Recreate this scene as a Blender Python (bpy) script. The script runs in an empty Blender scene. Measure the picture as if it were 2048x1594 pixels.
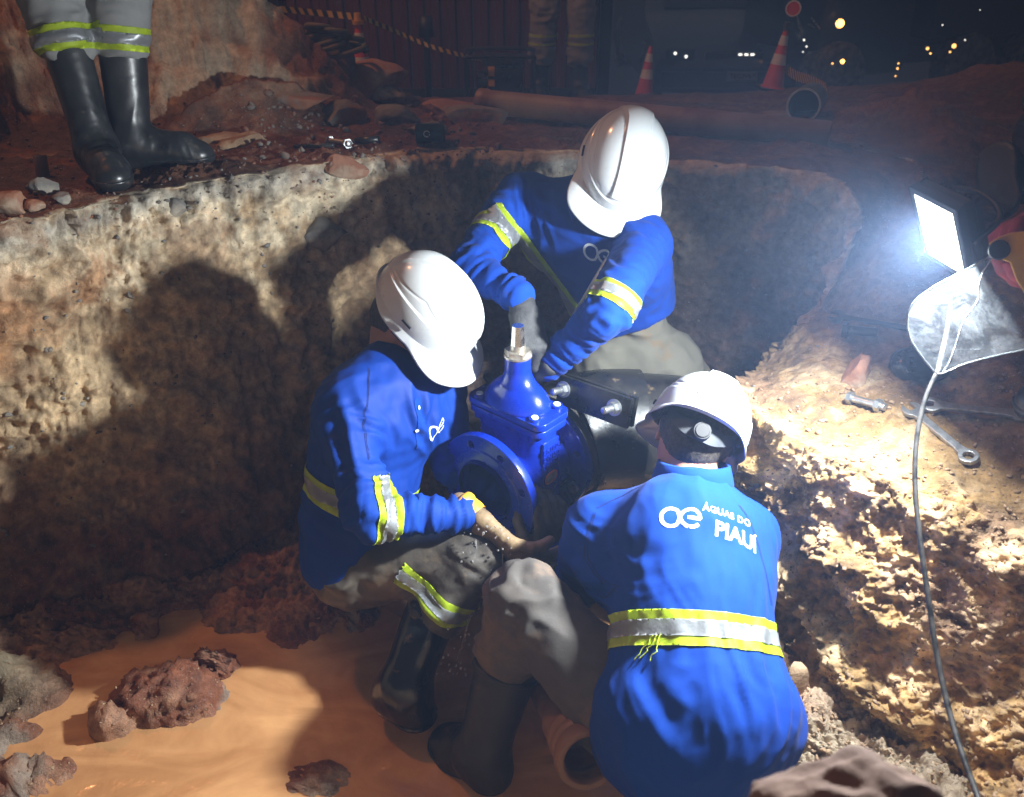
import bpy, bmesh, math, random
import numpy as np
from mathutils import Vector, Matrix
from mathutils.bvhtree import BVHTree

random.seed(7); rng = np.random.RandomState(11)
S = bpy.context.scene
COL = S.collection
PI = math.pi

# ------------------------------------------------------------------ camera, light, exposure
FPX = 1704.0                      # focal length in photo pixels (photo 2048 x 1594)
PITCH = math.radians(30.0)
CAM = np.array([0.0, 0.0, 1.65])
cF = np.array([0.0, math.cos(PITCH), -math.sin(PITCH)])
cU = np.array([0.0, math.sin(PITCH), math.cos(PITCH)])
cR = np.array([1.0, 0.0, 0.0])

def at(px, py, t):
    return CAM + t * (cF + cR * (px - 1024) / FPX - cU * (py - 797) / FPX)

def atz(px, py, z):
    d = cF + cR * (px - 1024) / FPX - cU * (py - 797) / FPX
    return CAM + d * ((z - CAM[2]) / d[2])

cam_d = bpy.data.cameras.new('camera'); cam = bpy.data.objects.new('camera', cam_d)
COL.objects.link(cam); S.camera = cam
cam.location = CAM; cam.rotation_euler = (math.radians(90) - PITCH, 0, 0)
cam_d.sensor_width = 36; cam_d.lens = 36 * FPX / 2048
cam_d.clip_start = 0.05; cam_d.clip_end = 200
cam_d.dof.use_dof = True; cam_d.dof.focus_distance = 1.95; cam_d.dof.aperture_fstop = 4.8

W = bpy.data.worlds.new('World'); S.world = W; W.use_nodes = True
bg = W.node_tree.nodes['Background']
bg.inputs[0].default_value = (1.0, 0.84, 0.78, 1); bg.inputs[1].default_value = 0.064

S.view_settings.view_transform = 'Standard'; S.view_settings.look = 'None'
S.view_settings.gamma = 1; S.view_settings.use_curve_mapping = False
S.view_settings.exposure = 0.0
S.cycles.max_bounces = 6; S.cycles.diffuse_bounces = 3; S.cycles.transparent_max_bounces = 12
S.cycles.volume_bounces = 0; S.cycles.use_denoising = True
S.cycles.sample_clamp_indirect = 4.0

LAMP_POS = at(1886, 466, 1.40)
LAMP_N = np.array([-0.84, -0.21, -0.50]); LAMP_N /= np.linalg.norm(LAMP_N)
LAMP_W, LAMP_H = 0.092, 0.130
LAMP_ROLL = math.radians(4)
def lamp_frame():
    n = LAMP_N; h = np.cross(n, [0, 0, 1]); h /= np.linalg.norm(h); v = np.cross(h, n)
    c, s = math.cos(LAMP_ROLL), math.sin(LAMP_ROLL)
    return h * c + v * s, -h * s + v * c, n          # width axis, height axis, out
def rot_z_neg(n, x):                                   # matrix whose -Z looks along n
    z = -np.array(n, float); x = np.array(x, float); x = x - z * x.dot(z); x /= np.linalg.norm(x)
    y = np.cross(z, x)
    return Matrix(np.array([x, y, z]).T.tolist()).to_4x4()
ld = bpy.data.lights.new('work_lamp_light', 'AREA'); ld.shape = 'RECTANGLE'
ld.size = LAMP_W * .6; ld.size_y = LAMP_H * .6; ld.energy = 60; ld.spread = math.radians(176); ld.color = (0.90, 0.965, 1.0)
lo_ = bpy.data.objects.new('work_lamp_light', ld); COL.objects.link(lo_)
hx, hy, hn = lamp_frame()
lo_.matrix_world = Matrix.Translation(LAMP_POS + hn * 0.012) @ rot_z_neg(hn, hx)

# sodium street lamp above and behind the hole, out of the picture
sd = bpy.data.lights.new('street_lamp_light', 'SPOT'); sd.energy = 240; sd.color = (1.0, 0.40, 0.16)
sd.spot_size = math.radians(120); sd.spot_blend = 0.6; sd.shadow_soft_size = 0.12
N_aim = np.array([2.6, 1.2, -3.9]); N_aim /= np.linalg.norm(N_aim)
so = bpy.data.objects.new('street_lamp_light', sd); COL.objects.link(so)
so.location = (-2.5, 3.3, 4.8)
so.matrix_world = Matrix.Translation((-2.5, 3.3, 4.8)) @ rot_z_neg(N_aim, (1, 0, 0))

# ------------------------------------------------------------------ helpers
def mesh_np(name, V, Fq, smooth=True):
    me = bpy.data.meshes.new(name)
    V = np.asarray(V, dtype=np.float32); Fq = np.asarray(Fq, dtype=np.int32)
    n = Fq.shape[1]
    me.vertices.add(len(V)); me.vertices.foreach_set('co', V.ravel())
    me.loops.add(Fq.size); me.loops.foreach_set('vertex_index', Fq.ravel())
    me.polygons.add(len(Fq))
    me.polygons.foreach_set('loop_start', np.arange(0, Fq.size, n, dtype=np.int32))
    me.polygons.foreach_set('loop_total', np.full(len(Fq), n, dtype=np.int32))
    if smooth: me.polygons.foreach_set('use_smooth', np.ones(len(Fq), dtype=bool))
    me.update(calc_edges=True); me.validate()
    return me

def link(name, me, mat=None, parent=None):
    o = bpy.data.objects.new(name, me); COL.objects.link(o)
    if mat is not None:
        me.materials.clear(); me.materials.append(mat)
    if parent is not None: o.parent = parent
    return o

def tag(o, label=None, cat=None, group=None, kind=None):
    if label: o['label'] = label
    if cat: o['category'] = cat
    if group: o['group'] = group
    if kind: o['kind'] = kind
    return o

def thing(name, label, cat, group=None):
    o = bpy.data.objects.new(name, None); o.empty_display_size = 0.1; COL.objects.link(o)
    return tag(o, label, cat, group)

def bm_obj(name, bm, mat, parent=None, smooth=True, angle=None):
    me = bpy.data.meshes.new(name)
    bmesh.ops.recalc_face_normals(bm, faces=bm.faces)
    bm.to_mesh(me); bm.free()
    for p in me.polygons: p.use_smooth = smooth
    if angle is not None:
        me.polygons.foreach_set('use_smooth', [True] * len(me.polygons)); me.set_sharp_from_angle(angle=math.radians(angle))
    return link(name, me, mat, parent)

def frame_m(O, X=None, Y=None, Z=None):
    """matrix with origin O; give Z and a hint X (or Y)"""
    Z = np.array(Z, float); Z /= np.linalg.norm(Z)
    if X is not None:
        X = np.array(X, float); X = X - Z * X.dot(Z); X /= np.linalg.norm(X); Y = np.cross(Z, X)
    else:
        Y = np.array(Y, float); Y = Y - Z * Y.dot(Z); Y /= np.linalg.norm(Y); X = np.cross(Y, Z)
    M = np.eye(4); M[:3, 0] = X; M[:3, 1] = Y; M[:3, 2] = Z; M[:3, 3] = O
    return Matrix(M.tolist())

def any_perp(z):
    z = np.array(z, float); x = np.cross(z, [0, 0, 1])
    if np.linalg.norm(x) < 1e-3: x = np.cross(z, [0, 1, 0])
    return x / np.linalg.norm(x)

def add_cyl(bm, a, b, r1, r2=None, seg=24, cap=True, x=None):
    a = np.array(a, float); b = np.array(b, float); r2 = r1 if r2 is None else r2
    z = b - a; z /= np.linalg.norm(z); X = any_perp(z) if x is None else np.array(x, float); X = X - z * X.dot(z); X /= np.linalg.norm(X); Y = np.cross(z, X)
    va = []; vb = []
    for i in range(seg):
        t = 2 * PI * i / seg; d = X * math.cos(t) + Y * math.sin(t)
        va.append(bm.verts.new(a + d * r1)); vb.append(bm.verts.new(b + d * r2))
    for i in range(seg):
        j = (i + 1) % seg; bm.faces.new((va[i], va[j], vb[j], vb[i]))
    if cap:
        bm.faces.new(va[::-1]); bm.faces.new(vb)

def add_lathe(bm, prof, M, seg=48, close=False):
    """prof list of (r,z) in local frame, axis z"""
    rings = []
    for r, z in prof:
        rings.append([bm.verts.new(M @ Vector((r * math.cos(2 * PI * i / seg), r * math.sin(2 * PI * i / seg), z))) for i in range(seg)])
    n = len(rings)
    for k in range(n if close else n - 1):
        A = rings[k]; B = rings[(k + 1) % n]
        for i in range(seg):
            j = (i + 1) % seg
            bm.faces.new((A[i], A[j], B[j], B[i]))
    return rings

def add_box(bm, M, sx, sy, sz, bevel=0.0):
    r = bmesh.ops.create_cube(bm, size=1.0)
    vs = r['verts']
    for v in vs: v.co = M @ Vector((v.co.x * sx, v.co.y * sy, v.co.z * sz))
    if bevel > 0:
        es = list({e for v in vs for e in v.link_edges})
        bmesh.ops.bevel(bm, geom=es, offset=bevel, segments=2, profile=0.6, affect='EDGES')

def sweep(bm, pts, r, seg=10, cap=True, close=False):
    pts = [np.array(p, float) for p in pts]; n = len(pts); rings = []; X = None
    for i in range(n):
        if close: d = pts[(i + 1) % n] - pts[i - 1]
        else: d = pts[min(i + 1, n - 1)] - pts[max(i - 1, 0)]
        d /= np.linalg.norm(d)
        X = any_perp(d) if X is None else X
        X = X - d * X.dot(d); X /= np.linalg.norm(X); Y = np.cross(d, X)
        rr = r[i] if hasattr(r, '__len__') else r
        rings.append([bm.verts.new(pts[i] + (X * math.cos(2 * PI * k / seg) + Y * math.sin(2 * PI * k / seg)) * rr) for k in range(seg)])
    for i in range(n if close else n - 1):
        A, B = rings[i], rings[(i + 1) % n]
        for k in range(seg):
            j = (k + 1) % seg; bm.faces.new((A[k], A[j], B[j], B[k]))
    if cap and not close:
        bm.faces.new(rings[0][::-1]); bm.faces.new(rings[-1])

def catmull(P, n):
    """P (m,3) open polyline -> n points"""
    P = np.asarray(P, float); m = len(P); out = []
    for q in np.linspace(0, m - 1, n):
        i = min(int(q), m - 2); f = q - i
        p0 = P[max(i - 1, 0)]; p1 = P[i]; p2 = P[i + 1]; p3 = P[min(i + 2, m - 1)]
        out.append(0.5 * ((2 * p1) + (-p0 + p2) * f + (2 * p0 - 5 * p1 + 4 * p2 - p3) * f * f + (-p0 + 3 * p1 - 3 * p2 + p3) * f ** 3))
    return np.array(out)

# ---- numpy noise
_G = rng.normal(size=(256, 3)); _G /= np.linalg.norm(_G, axis=1)[:, None]
def _hash(ix, iy, iz, seed):
    h = (ix * 73856093) ^ (iy * 19349663) ^ (iz * 83492791) ^ (seed * 2654435761)
    h ^= (h >> 13); h = (h * 1274126177) & 0xffffffff; h ^= (h >> 16)
    return h
def noise(P, seed=0):
    P = np.asarray(P, float); I = np.floor(P).astype(np.int64); f = P - I
    u = f * f * f * (f * (f * 6 - 15) + 10); out = np.zeros(len(P))
    for dx in (0, 1):
        wx = u[:, 0] if dx else 1 - u[:, 0]
        for dy in (0, 1):
            wy = u[:, 1] if dy else 1 - u[:, 1]
            for dz in (0, 1):
                wz = u[:, 2] if dz else 1 - u[:, 2]
                g = _G[_hash(I[:, 0] + dx, I[:, 1] + dy, I[:, 2] + dz, seed) & 255]
                out += wx * wy * wz * (g[:, 0] * (f[:, 0] - dx) + g[:, 1] * (f[:, 1] - dy) + g[:, 2] * (f[:, 2] - dz))
    return out * 1.6
def fbm(P, octs=4, gain=0.5, lac=2.1, seed=0, ridged=False):
    a = 1.0; s = np.zeros(len(P)); P = np.asarray(P, float)
    for o in range(octs):
        n = noise(P, seed + o * 17)
        if ridged: n = 1 - 2 * np.abs(n)
        s += a * n; a *= gain; P = P * lac
    return s
def worley(P, seed=0):
    P = np.asarray(P, float); I = np.floor(P).astype(np.int64); f = P - I
    d1 = np.full(len(P), 9.0)
    for dx in (-1, 0, 1):
        for dy in (-1, 0, 1):
            for dz in (-1, 0, 1):
                h = _hash(I[:, 0] + dx, I[:, 1] + dy, I[:, 2] + dz, seed)
                ox = (h & 1023) / 1023.0; oy = ((h >> 10) & 1023) / 1023.0; oz = ((h >> 20) & 1023) / 1023.0
                d = (dx + ox - f[:, 0]) ** 2 + (dy + oy - f[:, 1]) ** 2 + (dz + oz - f[:, 2]) ** 2
                d1 = np.minimum(d1, d)
    return np.sqrt(d1)
def sstep(a, b, x):
    t = np.clip((x - a) / (b - a), 0, 1); return t * t * (3 - 2 * t)

# ---- materials
def new_mat(name):
    m = bpy.data.materials.new(name); m.use_nodes = True
    nt = m.node_tree; return m, nt, nt.nodes, nt.links, nt.nodes['Principled BSDF']
def mat(name, c1, c2=None, scale=8.0, rough=0.6, rough2=None, metal=0.0, bump=0.0, bscale=60.0, spec=0.5, c3=None, s3=3.0, t3=(0.55, 0.68),
        coat=0.0, detail=6, sheen=0.0, bdist=0.002, wr=0.0, wscale=7.0):
    m, nt, N, L, B = new_mat(name)
    B.inputs['Base Color'].default_value = (*c1, 1); B.inputs['Roughness'].default_value = rough
    B.inputs['Metallic'].default_value = metal; B.inputs['Specular IOR Level'].default_value = spec
    B.inputs['Coat Weight'].default_value = coat; B.inputs['Coat Roughness'].default_value = 0.12
    if sheen: B.inputs['Sheen Weight'].default_value = sheen
    tc = N.new('ShaderNodeTexCoord')
    def nz(sc, det=detail, ro=0.6):
        n = N.new('ShaderNodeTexNoise'); n.inputs['Scale'].default_value = sc; n.inputs['Detail'].default_value = det
        n.inputs['Roughness'].default_value = ro; L.new(tc.outputs['Object'], n.inputs['Vector']); return n
    col = None
    if c2 is not None:
        n = nz(scale); r = N.new('ShaderNodeValToRGB'); r.color_ramp.elements[0].position = 0.35; r.color_ramp.elements[1].position = 0.65
        r.color_ramp.elements[0].color = (*c1, 1); r.color_ramp.elements[1].color = (*c2, 1)
        L.new(n.outputs['Fac'], r.inputs['Fac']); col = r.outputs['Color']
        if rough2 is not None:
            mr = N.new('ShaderNodeMapRange'); mr.inputs['From Min'].default_value = 0.35; mr.inputs['From Max'].default_value = 0.65
            mr.inputs['To Min'].default_value = rough; mr.inputs['To Max'].default_value = rough2
            L.new(n.outputs['Fac'], mr.inputs['Value']); L.new(mr.outputs['Result'], B.inputs['Roughness'])
    if c3 is not None:
        n = nz(s3, 8, 0.65); mr = N.new('ShaderNodeMapRange'); mr.inputs['From Min'].default_value = t3[0]; mr.inputs['From Max'].default_value = t3[1]
        L.new(n.outputs['Fac'], mr.inputs['Value'])
        mx = N.new('ShaderNodeMix'); mx.data_type = 'RGBA'
        L.new(mr.outputs['Result'], mx.inputs['Factor'])
        if col is not None: L.new(col, mx.inputs['A'])
        else: mx.inputs['A'].default_value = (*c1, 1)
        mx.inputs['B'].default_value = (*c3, 1); col = mx.outputs['Result']
    if col is not None: L.new(col, B.inputs['Base Color'])
    if bump > 0:
        n = nz(bscale, 5); b = N.new('ShaderNodeBump'); b.inputs['Strength'].default_value = bump; b.inputs['Distance'].default_value = bdist
        L.new(n.outputs['Fac'], b.inputs['Height']); L.new(b.outputs['Normal'], B.inputs['Normal'])
    if wr > 0:                                        # creases too fine for the mesh
        n = nz(wscale, 2, .5); n.noise_type = 'RIDGED_MULTIFRACTAL'; n.inputs['Distortion'].default_value = .8
        mp = N.new('ShaderNodeMapping'); mp.inputs['Scale'].default_value = (1.0, .75, 1.5); mp.inputs['Rotation'].default_value = (.4, .5, .3)
        L.new(tc.outputs['Object'], mp.inputs['Vector']); L.new(mp.outputs['Vector'], n.inputs['Vector'])
        b = N.new('ShaderNodeBump'); b.inputs['Strength'].default_value = wr; b.inputs['Distance'].default_value = .012; L.new(n.outputs['Fac'], b.inputs['Height'])
        o_ = B.inputs['Normal'].links[0].from_node if B.inputs['Normal'].is_linked else None
        if o_ is not None: L.new(b.outputs['Normal'], o_.inputs['Normal'])
        else: L.new(b.outputs['Normal'], B.inputs['Normal'])
    return m

# ---- signed distance body building
def v3(*a): return np.array(a, float)
class Field:
    def __init__(self): self.p = []
    def cap(self, a, b, ra, rb=None, k=0.03, n=None, s=1.0, fold=None, sub=False):
        self.p.append(dict(a=np.array(a, float), b=np.array(b, float), ra=ra, rb=ra if rb is None else rb, k=k,
                           n=None if n is None else np.array(n, float) / np.linalg.norm(n), s=s, fold=fold, sub=sub)); return self
    def ball(self, c, r, k=0.03, n=None, s=1.0, fold=None, sub=False):
        return self.cap(c, np.array(c, float) + 1e-5, r, r, k, n, s, fold, sub)
    @staticmethod
    def dist(p, P):
        a, b = p['a'], p['b']; Q = P - a; ba = b - a
        if p['n'] is not None:
            n = p['n']; f = 1 / p['s'] - 1
            Q = Q + (Q @ n)[..., None] * n * f; ba = ba + ba.dot(n) * n * f
        h = np.clip((Q @ ba) / max(ba.dot(ba), 1e-12), 0, 1)
        d = np.linalg.norm(Q - h[..., None] * ba, axis=-1) - (p['ra'] + (p['rb'] - p['ra']) * h)
        return d * (p['s'] if False else 1.0) if p['n'] is None else d * (0.5 + 0.5 * p['s'])
    def eval(self, P):
        d = np.full(P.shape[:-1], 9.0)
        for p in self.p:
            q = self.dist(p, P); k = p['k']
            if p['sub']:
                q = -q; h = np.clip(0.5 - 0.5 * (d - q) / k, 0, 1); d = d * (1 - h) + q * h + k * h * (1 - h)
            else:
                h = np.clip(0.5 + 0.5 * (q - d) / k, 0, 1); d = q * (1 - h) + d * h - k * h * (1 - h)
        return d
    def mesh(self, h=0.006, inflate=0.0, cut=None, smooth=1):
        lo = np.min([np.minimum(p['a'], p['b']) - max(p['ra'], p['rb']) for p in self.p if not p['sub']], axis=0) - 0.02 - inflate
        hi = np.max([np.maximum(p['a'], p['b']) + max(p['ra'], p['rb']) for p in self.p if not p['sub']], axis=0) + 0.02 + inflate
        n = np.ceil((hi - lo) / h).astype(int) + 1
        ax = [lo[i] + np.arange(n[i]) * h for i in range(3)]
        g = np.full(n, 0.08)
        for p in self.p:
            m = max(p['ra'], p['rb']) + 0.05 + inflate
            a0 = np.clip(((np.minimum(p['a'], p['b']) - m - lo) / h).astype(int), 0, n - 1)
            a1 = np.clip(((np.maximum(p['a'], p['b']) + m - lo) / h).astype(int) + 2, 1, n)
            sl = tuple(slice(a0[i], a1[i]) for i in range(3))
            P = np.stack(np.meshgrid(*[ax[i][sl[i]] for i in range(3)], indexing='ij'), -1)
            q = self.dist(p, P); k = p['k']; d = g[sl]
            if p['sub']:
                q = -q; hh = np.clip(0.5 - 0.5 * (d - q) / k, 0, 1); g[sl] = d * (1 - hh) + q * hh + k * hh * (1 - hh)
            else:
                hh = np.clip(0.5 + 0.5 * (q - d) / k, 0, 1); g[sl] = q * (1 - hh) + d * hh - k * hh * (1 - hh)
        g -= inflate
        if cut is not None:
            P = np.stack(np.meshgrid(*ax, indexing='ij'), -1)
            for (o, nn) in cut:                       # keep the side against nn
                nn = np.array(nn, float) / np.linalg.norm(nn)
                g = np.maximum(g, (P - np.array(o, float)) @ nn)
        V, Q = surface_net(g, lo, h)
        for _ in range(smooth): V = lap(V, Q)
        return V, Q
    def folds(self, V, Q, seed=0, gain=1.0):
        N = vnormals(V, Q); W_ = []; D = []
        for i, p in enumerate(self.p):
            if p['sub']: continue
            d = self.dist(p, V); w = np.exp(-np.clip(d - d.min(), 0, 1) / 0.015)
            f = p['fold'] or dict(amp=0, fa=1, fr=1)
            ax = p['b'] - p['a']
            if f.get('dir') is not None: ax = np.array(f['dir'], float)
            L_ = np.linalg.norm(ax); ax = ax / L_ if L_ > 1e-3 else v3(0, 0, 1)
            q = V - p['a']; al = q @ ax; pr = q - al[:, None] * ax
            sd = seed * 31 + i * 7
            wv = noise(V * 9, sd + 3)
            c = np.stack([pr[:, 0] * f['fr'], pr[:, 1] * f['fr'], pr[:, 2] * f['fr']], 1) + ax * ((al + 0.018 * wv) * f['fa'])[:, None]
            n1 = noise(c, sd); n2 = noise(c * 1.9 + 5, sd + 1)
            r = 0.65 * (1 - np.minimum(np.abs(n1) * 3.2, 2)) + 0.5 * n2
            mod = 0.55 + 0.9 * np.clip(noise(V * 5, sd + 2) + 0.35, 0, 1)
            if f.get('ends'):
                hh = np.clip(al / max(L_, 1e-3), 0, 1); mod = mod * (0.45 + 1.1 * np.maximum(np.exp(-((hh - 1) / 0.3) ** 2) * f['ends'][1], np.exp(-(hh / 0.3) ** 2) * f['ends'][0]))
            D.append(r * mod * f['amp']); W_.append(w)
        W_ = np.array(W_); D = np.array(D); W_ /= W_.sum(0)
        disp = (W_ * D).sum(0) * gain
        return V + N * disp[:, None]

def vnormals(V, Q):
    a, b, c, d = (V[Q[:, i]] for i in range(4)); fn = np.cross(c - a, d - b); N = np.zeros_like(V)
    for i in range(4):
        for k in range(3): N[:, k] += np.bincount(Q[:, i], fn[:, k], len(V))
    return N / (np.linalg.norm(N, axis=1)[:, None] + 1e-12)
def lap(V, Q, f=0.5):
    s = np.zeros_like(V); c = np.zeros(len(V))
    for i in range(4):
        a, b = Q[:, i], Q[:, (i + 1) % 4]
        for k in range(3): s[:, k] += np.bincount(a, V[b, k], len(V)) + np.bincount(b, V[a, k], len(V))
        c += np.bincount(a, minlength=len(V)) + np.bincount(b, minlength=len(V))
    return V * (1 - f) + f * s / np.maximum(c, 1)[:, None]
def surface_net(g, lo, h):
    ins = g < 0; C = [(i, j, k) for i in (0, 1) for j in (0, 1) for k in (0, 1)]
    n = np.array(g.shape)
    def sub(A, c): return A[c[0]:n[0] - 1 + c[0], c[1]:n[1] - 1 + c[1], c[2]:n[2] - 1 + c[2]]
    al = np.ones(tuple(n - 1), bool); an = np.zeros(tuple(n - 1), bool)
    for c in C: al &= sub(ins, c); an |= sub(ins, c)
    mx = an & ~al; idx = np.argwhere(mx); vid = np.full(mx.shape, -1, np.int64); vid[mx] = np.arange(len(idx))
    s = np.zeros((len(idx), 3)); cn = np.zeros(len(idx))
    for a in C:
        for ax in range(3):
            if a[ax]: continue
            b = list(a); b[ax] = 1
            va = g[idx[:, 0] + a[0], idx[:, 1] + a[1], idx[:, 2] + a[2]]; vb = g[idx[:, 0] + b[0], idx[:, 1] + b[1], idx[:, 2] + b[2]]
            cr = (va < 0) != (vb < 0); t = np.where(cr, va / np.where(cr, va - vb, 1), 0)
            p = np.tile(np.array(a, float), (len(idx), 1)); p[:, ax] += t
            s[cr] += p[cr]; cn[cr] += 1
    V = lo + (idx + s / np.maximum(cn, 1)[:, None]) * h
    F = []
    for ax in range(3):
        o = [i for i in range(3) if i != ax]
        sa = [slice(None)] * 3; sb = [slice(None)] * 3
        sa[ax] = slice(0, n[ax] - 1); sb[ax] = slice(1, n[ax])
        for q in o: sa[q] = slice(1, n[q] - 1); sb[q] = slice(1, n[q] - 1)
        A = ins[tuple(sa)]; B = ins[tuple(sb)]; e = np.argwhere(A != B)
        if not len(e): continue
        fl = A[e[:, 0], e[:, 1], e[:, 2]]
        e = e.copy()
        for q in o: e[:, q] += 1
        def cell(d1, d2):
            c = e.copy(); c[:, o[0]] -= d1; c[:, o[1]] -= d2; return vid[c[:, 0], c[:, 1], c[:, 2]]
        q = np.stack([cell(1, 1), cell(0, 1), cell(0, 0), cell(1, 0)], 1)
        if ax == 1: q = q[:, ::-1]
        q[~fl] = q[~fl][:, ::-1]
        F.append(q)
    return V, np.concatenate(F)
# ------------------------------------------------------------------ terrain: the dug pit, its banks and the street above
ST = [  # foot, rim, just outside, further outside, samples to next
 ((.45,.62,.25),(.55,.36,.86),(.7,-.2,.95),(1.1,-1.4,1.0),30),
 ((.75,.76,.30),(1.0,.62,.62),(1.5,.3,.85),(2.4,-.4,1.0),46),
 ((.86,.96,.27),(1.08,1.00,.62),(1.5,.80,.76),(2.4,.6,1.0),56),
 ((.75,1.13,.25),(.88,1.22,.68),(1.4,1.15,.79),(2.3,1.25,1.0),56),
 ((.66,1.31,.20),(.71,1.37,.69),(1.3,1.47,.82),(2.2,1.8,1.0),60),
 ((.60,1.50,.15),(.57,1.60,.67),(1.2,1.78,.84),(2.1,2.4,1.0),56),
 ((.62,1.78,.10),(.60,1.84,.66),(1.08,2.06,.90),(2.0,3.0,1.0),56),
 ((.74,2.03,.08),(.79,2.02,.73),(1.12,2.27,1.0),(1.9,3.4,.95),46),
 ((.82,2.24,.08),(.93,2.28,.99),(1.15,2.6,1.0),(1.7,4.0,.88),56),
 ((.5,2.42,.05),(.5,2.55,1.0),(.62,3.0,1.0),(.9,4.3,.82),60),
 ((.1,2.5,.05),(.1,2.66,1.0),(.1,3.2,1.0),(.1,4.4,.8),60),
 ((-.3,2.33,.04),(-.3,2.67,1.0),(-.35,3.2,1.0),(-.6,4.4,.8),60),
 ((-.62,2.05,.03),(-.66,2.46,1.0),(-.85,3.0,1.02),(-1.5,4.3,.85),70),
 ((-.92,1.80,.02),(-1.02,2.20,1.0),(-1.25,2.7,1.0),(-2.3,3.9,.95),70),
 ((-1.25,1.67,.05),(-1.23,1.96,1.0),(-1.7,2.4,1.0),(-3.0,3.2,1.0),70),
 ((-1.8,1.5,.1),(-1.9,1.72,1.0),(-2.3,1.9,1.0),(-3.8,2.2,1.0),26),
 ((-2.0,1.0,.15),(-2.2,.95,1.0),(-2.7,.9,1.0),(-4,.6,1.0),20),
 ((-1.2,.5,.1),(-1.3,.25,1.0),(-1.6,-.3,1.0),(-2.4,-1.6,1.0),20),
 ((-.3,.55,.12),(-.3,.24,.95),(-.3,-.4,1.0),(-.3,-1.8,1.0),20),
]
WATER_Z = 0.045
ISL = [  # mud lumps standing out of the puddle: x, y, rx, ry, height
 (-.80,1.37,.125,.075,.11), (-.72,1.47,.06,.04,.085), (-.90,1.30,.055,.04,.08), (-1.17,1.39,.13,.08,.10), (-1.14,1.59,.24,.085,.075),
 (-.945,1.585,.04,.028,.085), (-1.04,1.17,.14,.08,.062), (-1.28,1.22,.2,.14,.07), (-.42,1.16,.12,.07,.052), (-.25,1.02,.16,.08,.06),
 (-.62,1.80,.2,.10,.10), (-.35,1.85,.22,.14,.07), (-1.0,1.70,.10,.05,.09), (-1.28, 1.50, .20, .07, .066), (-1.14, 1.28, .12, .045, .056), (-1.22, 1.10, .2, .06, .06), (-.70, 1.62, .16, .05, .058), (-1.0, 1.05, .1, .05, .06)]
HEAP = [(-1.15,3.35,.55,.50,.48), (-1.75,3.2,.45,.5,.42), (-2.0,2.55,.42,.42,.55), (2.1,3.9,.8,.5,.10), (-.85,3.95,.45,.3,.16), (1.35,3.0,.4,.4,.10),
        (-2.7,4.2,.8,.8,.5)]

def floor_h(x, y):
    z = np.zeros_like(x)
    z += 0.19 * sstep(.20, .66, x) * sstep(2.2, 1.2, y)              # mud banked up on the right
    z += 0.08 * sstep(1.0, .55, y)
    z += 0.05 * sstep(1.75, 2.2, y) + .055 * sstep(1.47, 1.66, y + .05 * np.sin(x * 9) + .02 * np.sin(x * 31)) * sstep(-.15, -.45, x)
    for cx, cy, rx, ry, hh in ISL:
        d = ((x - cx) / rx) ** 2 + ((y - cy) / ry) ** 2
        z = np.maximum(z, hh * 1.15 * np.exp(-d * 0.9))
    return z
def ground_extra(x, y):
    z = -0.23 * (np.clip(y, 4.6, 12) - 4.6)
    for cx, cy, rx, ry, hh in HEAP:
        d = np.sqrt(((x - cx) / rx) ** 2 + ((y - cy) / ry) ** 2)
        z += hh * np.clip(1.25 - d, 0, 1.2) ** 1.3 * sstep(1.35, 1.0, d)
    return z

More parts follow.
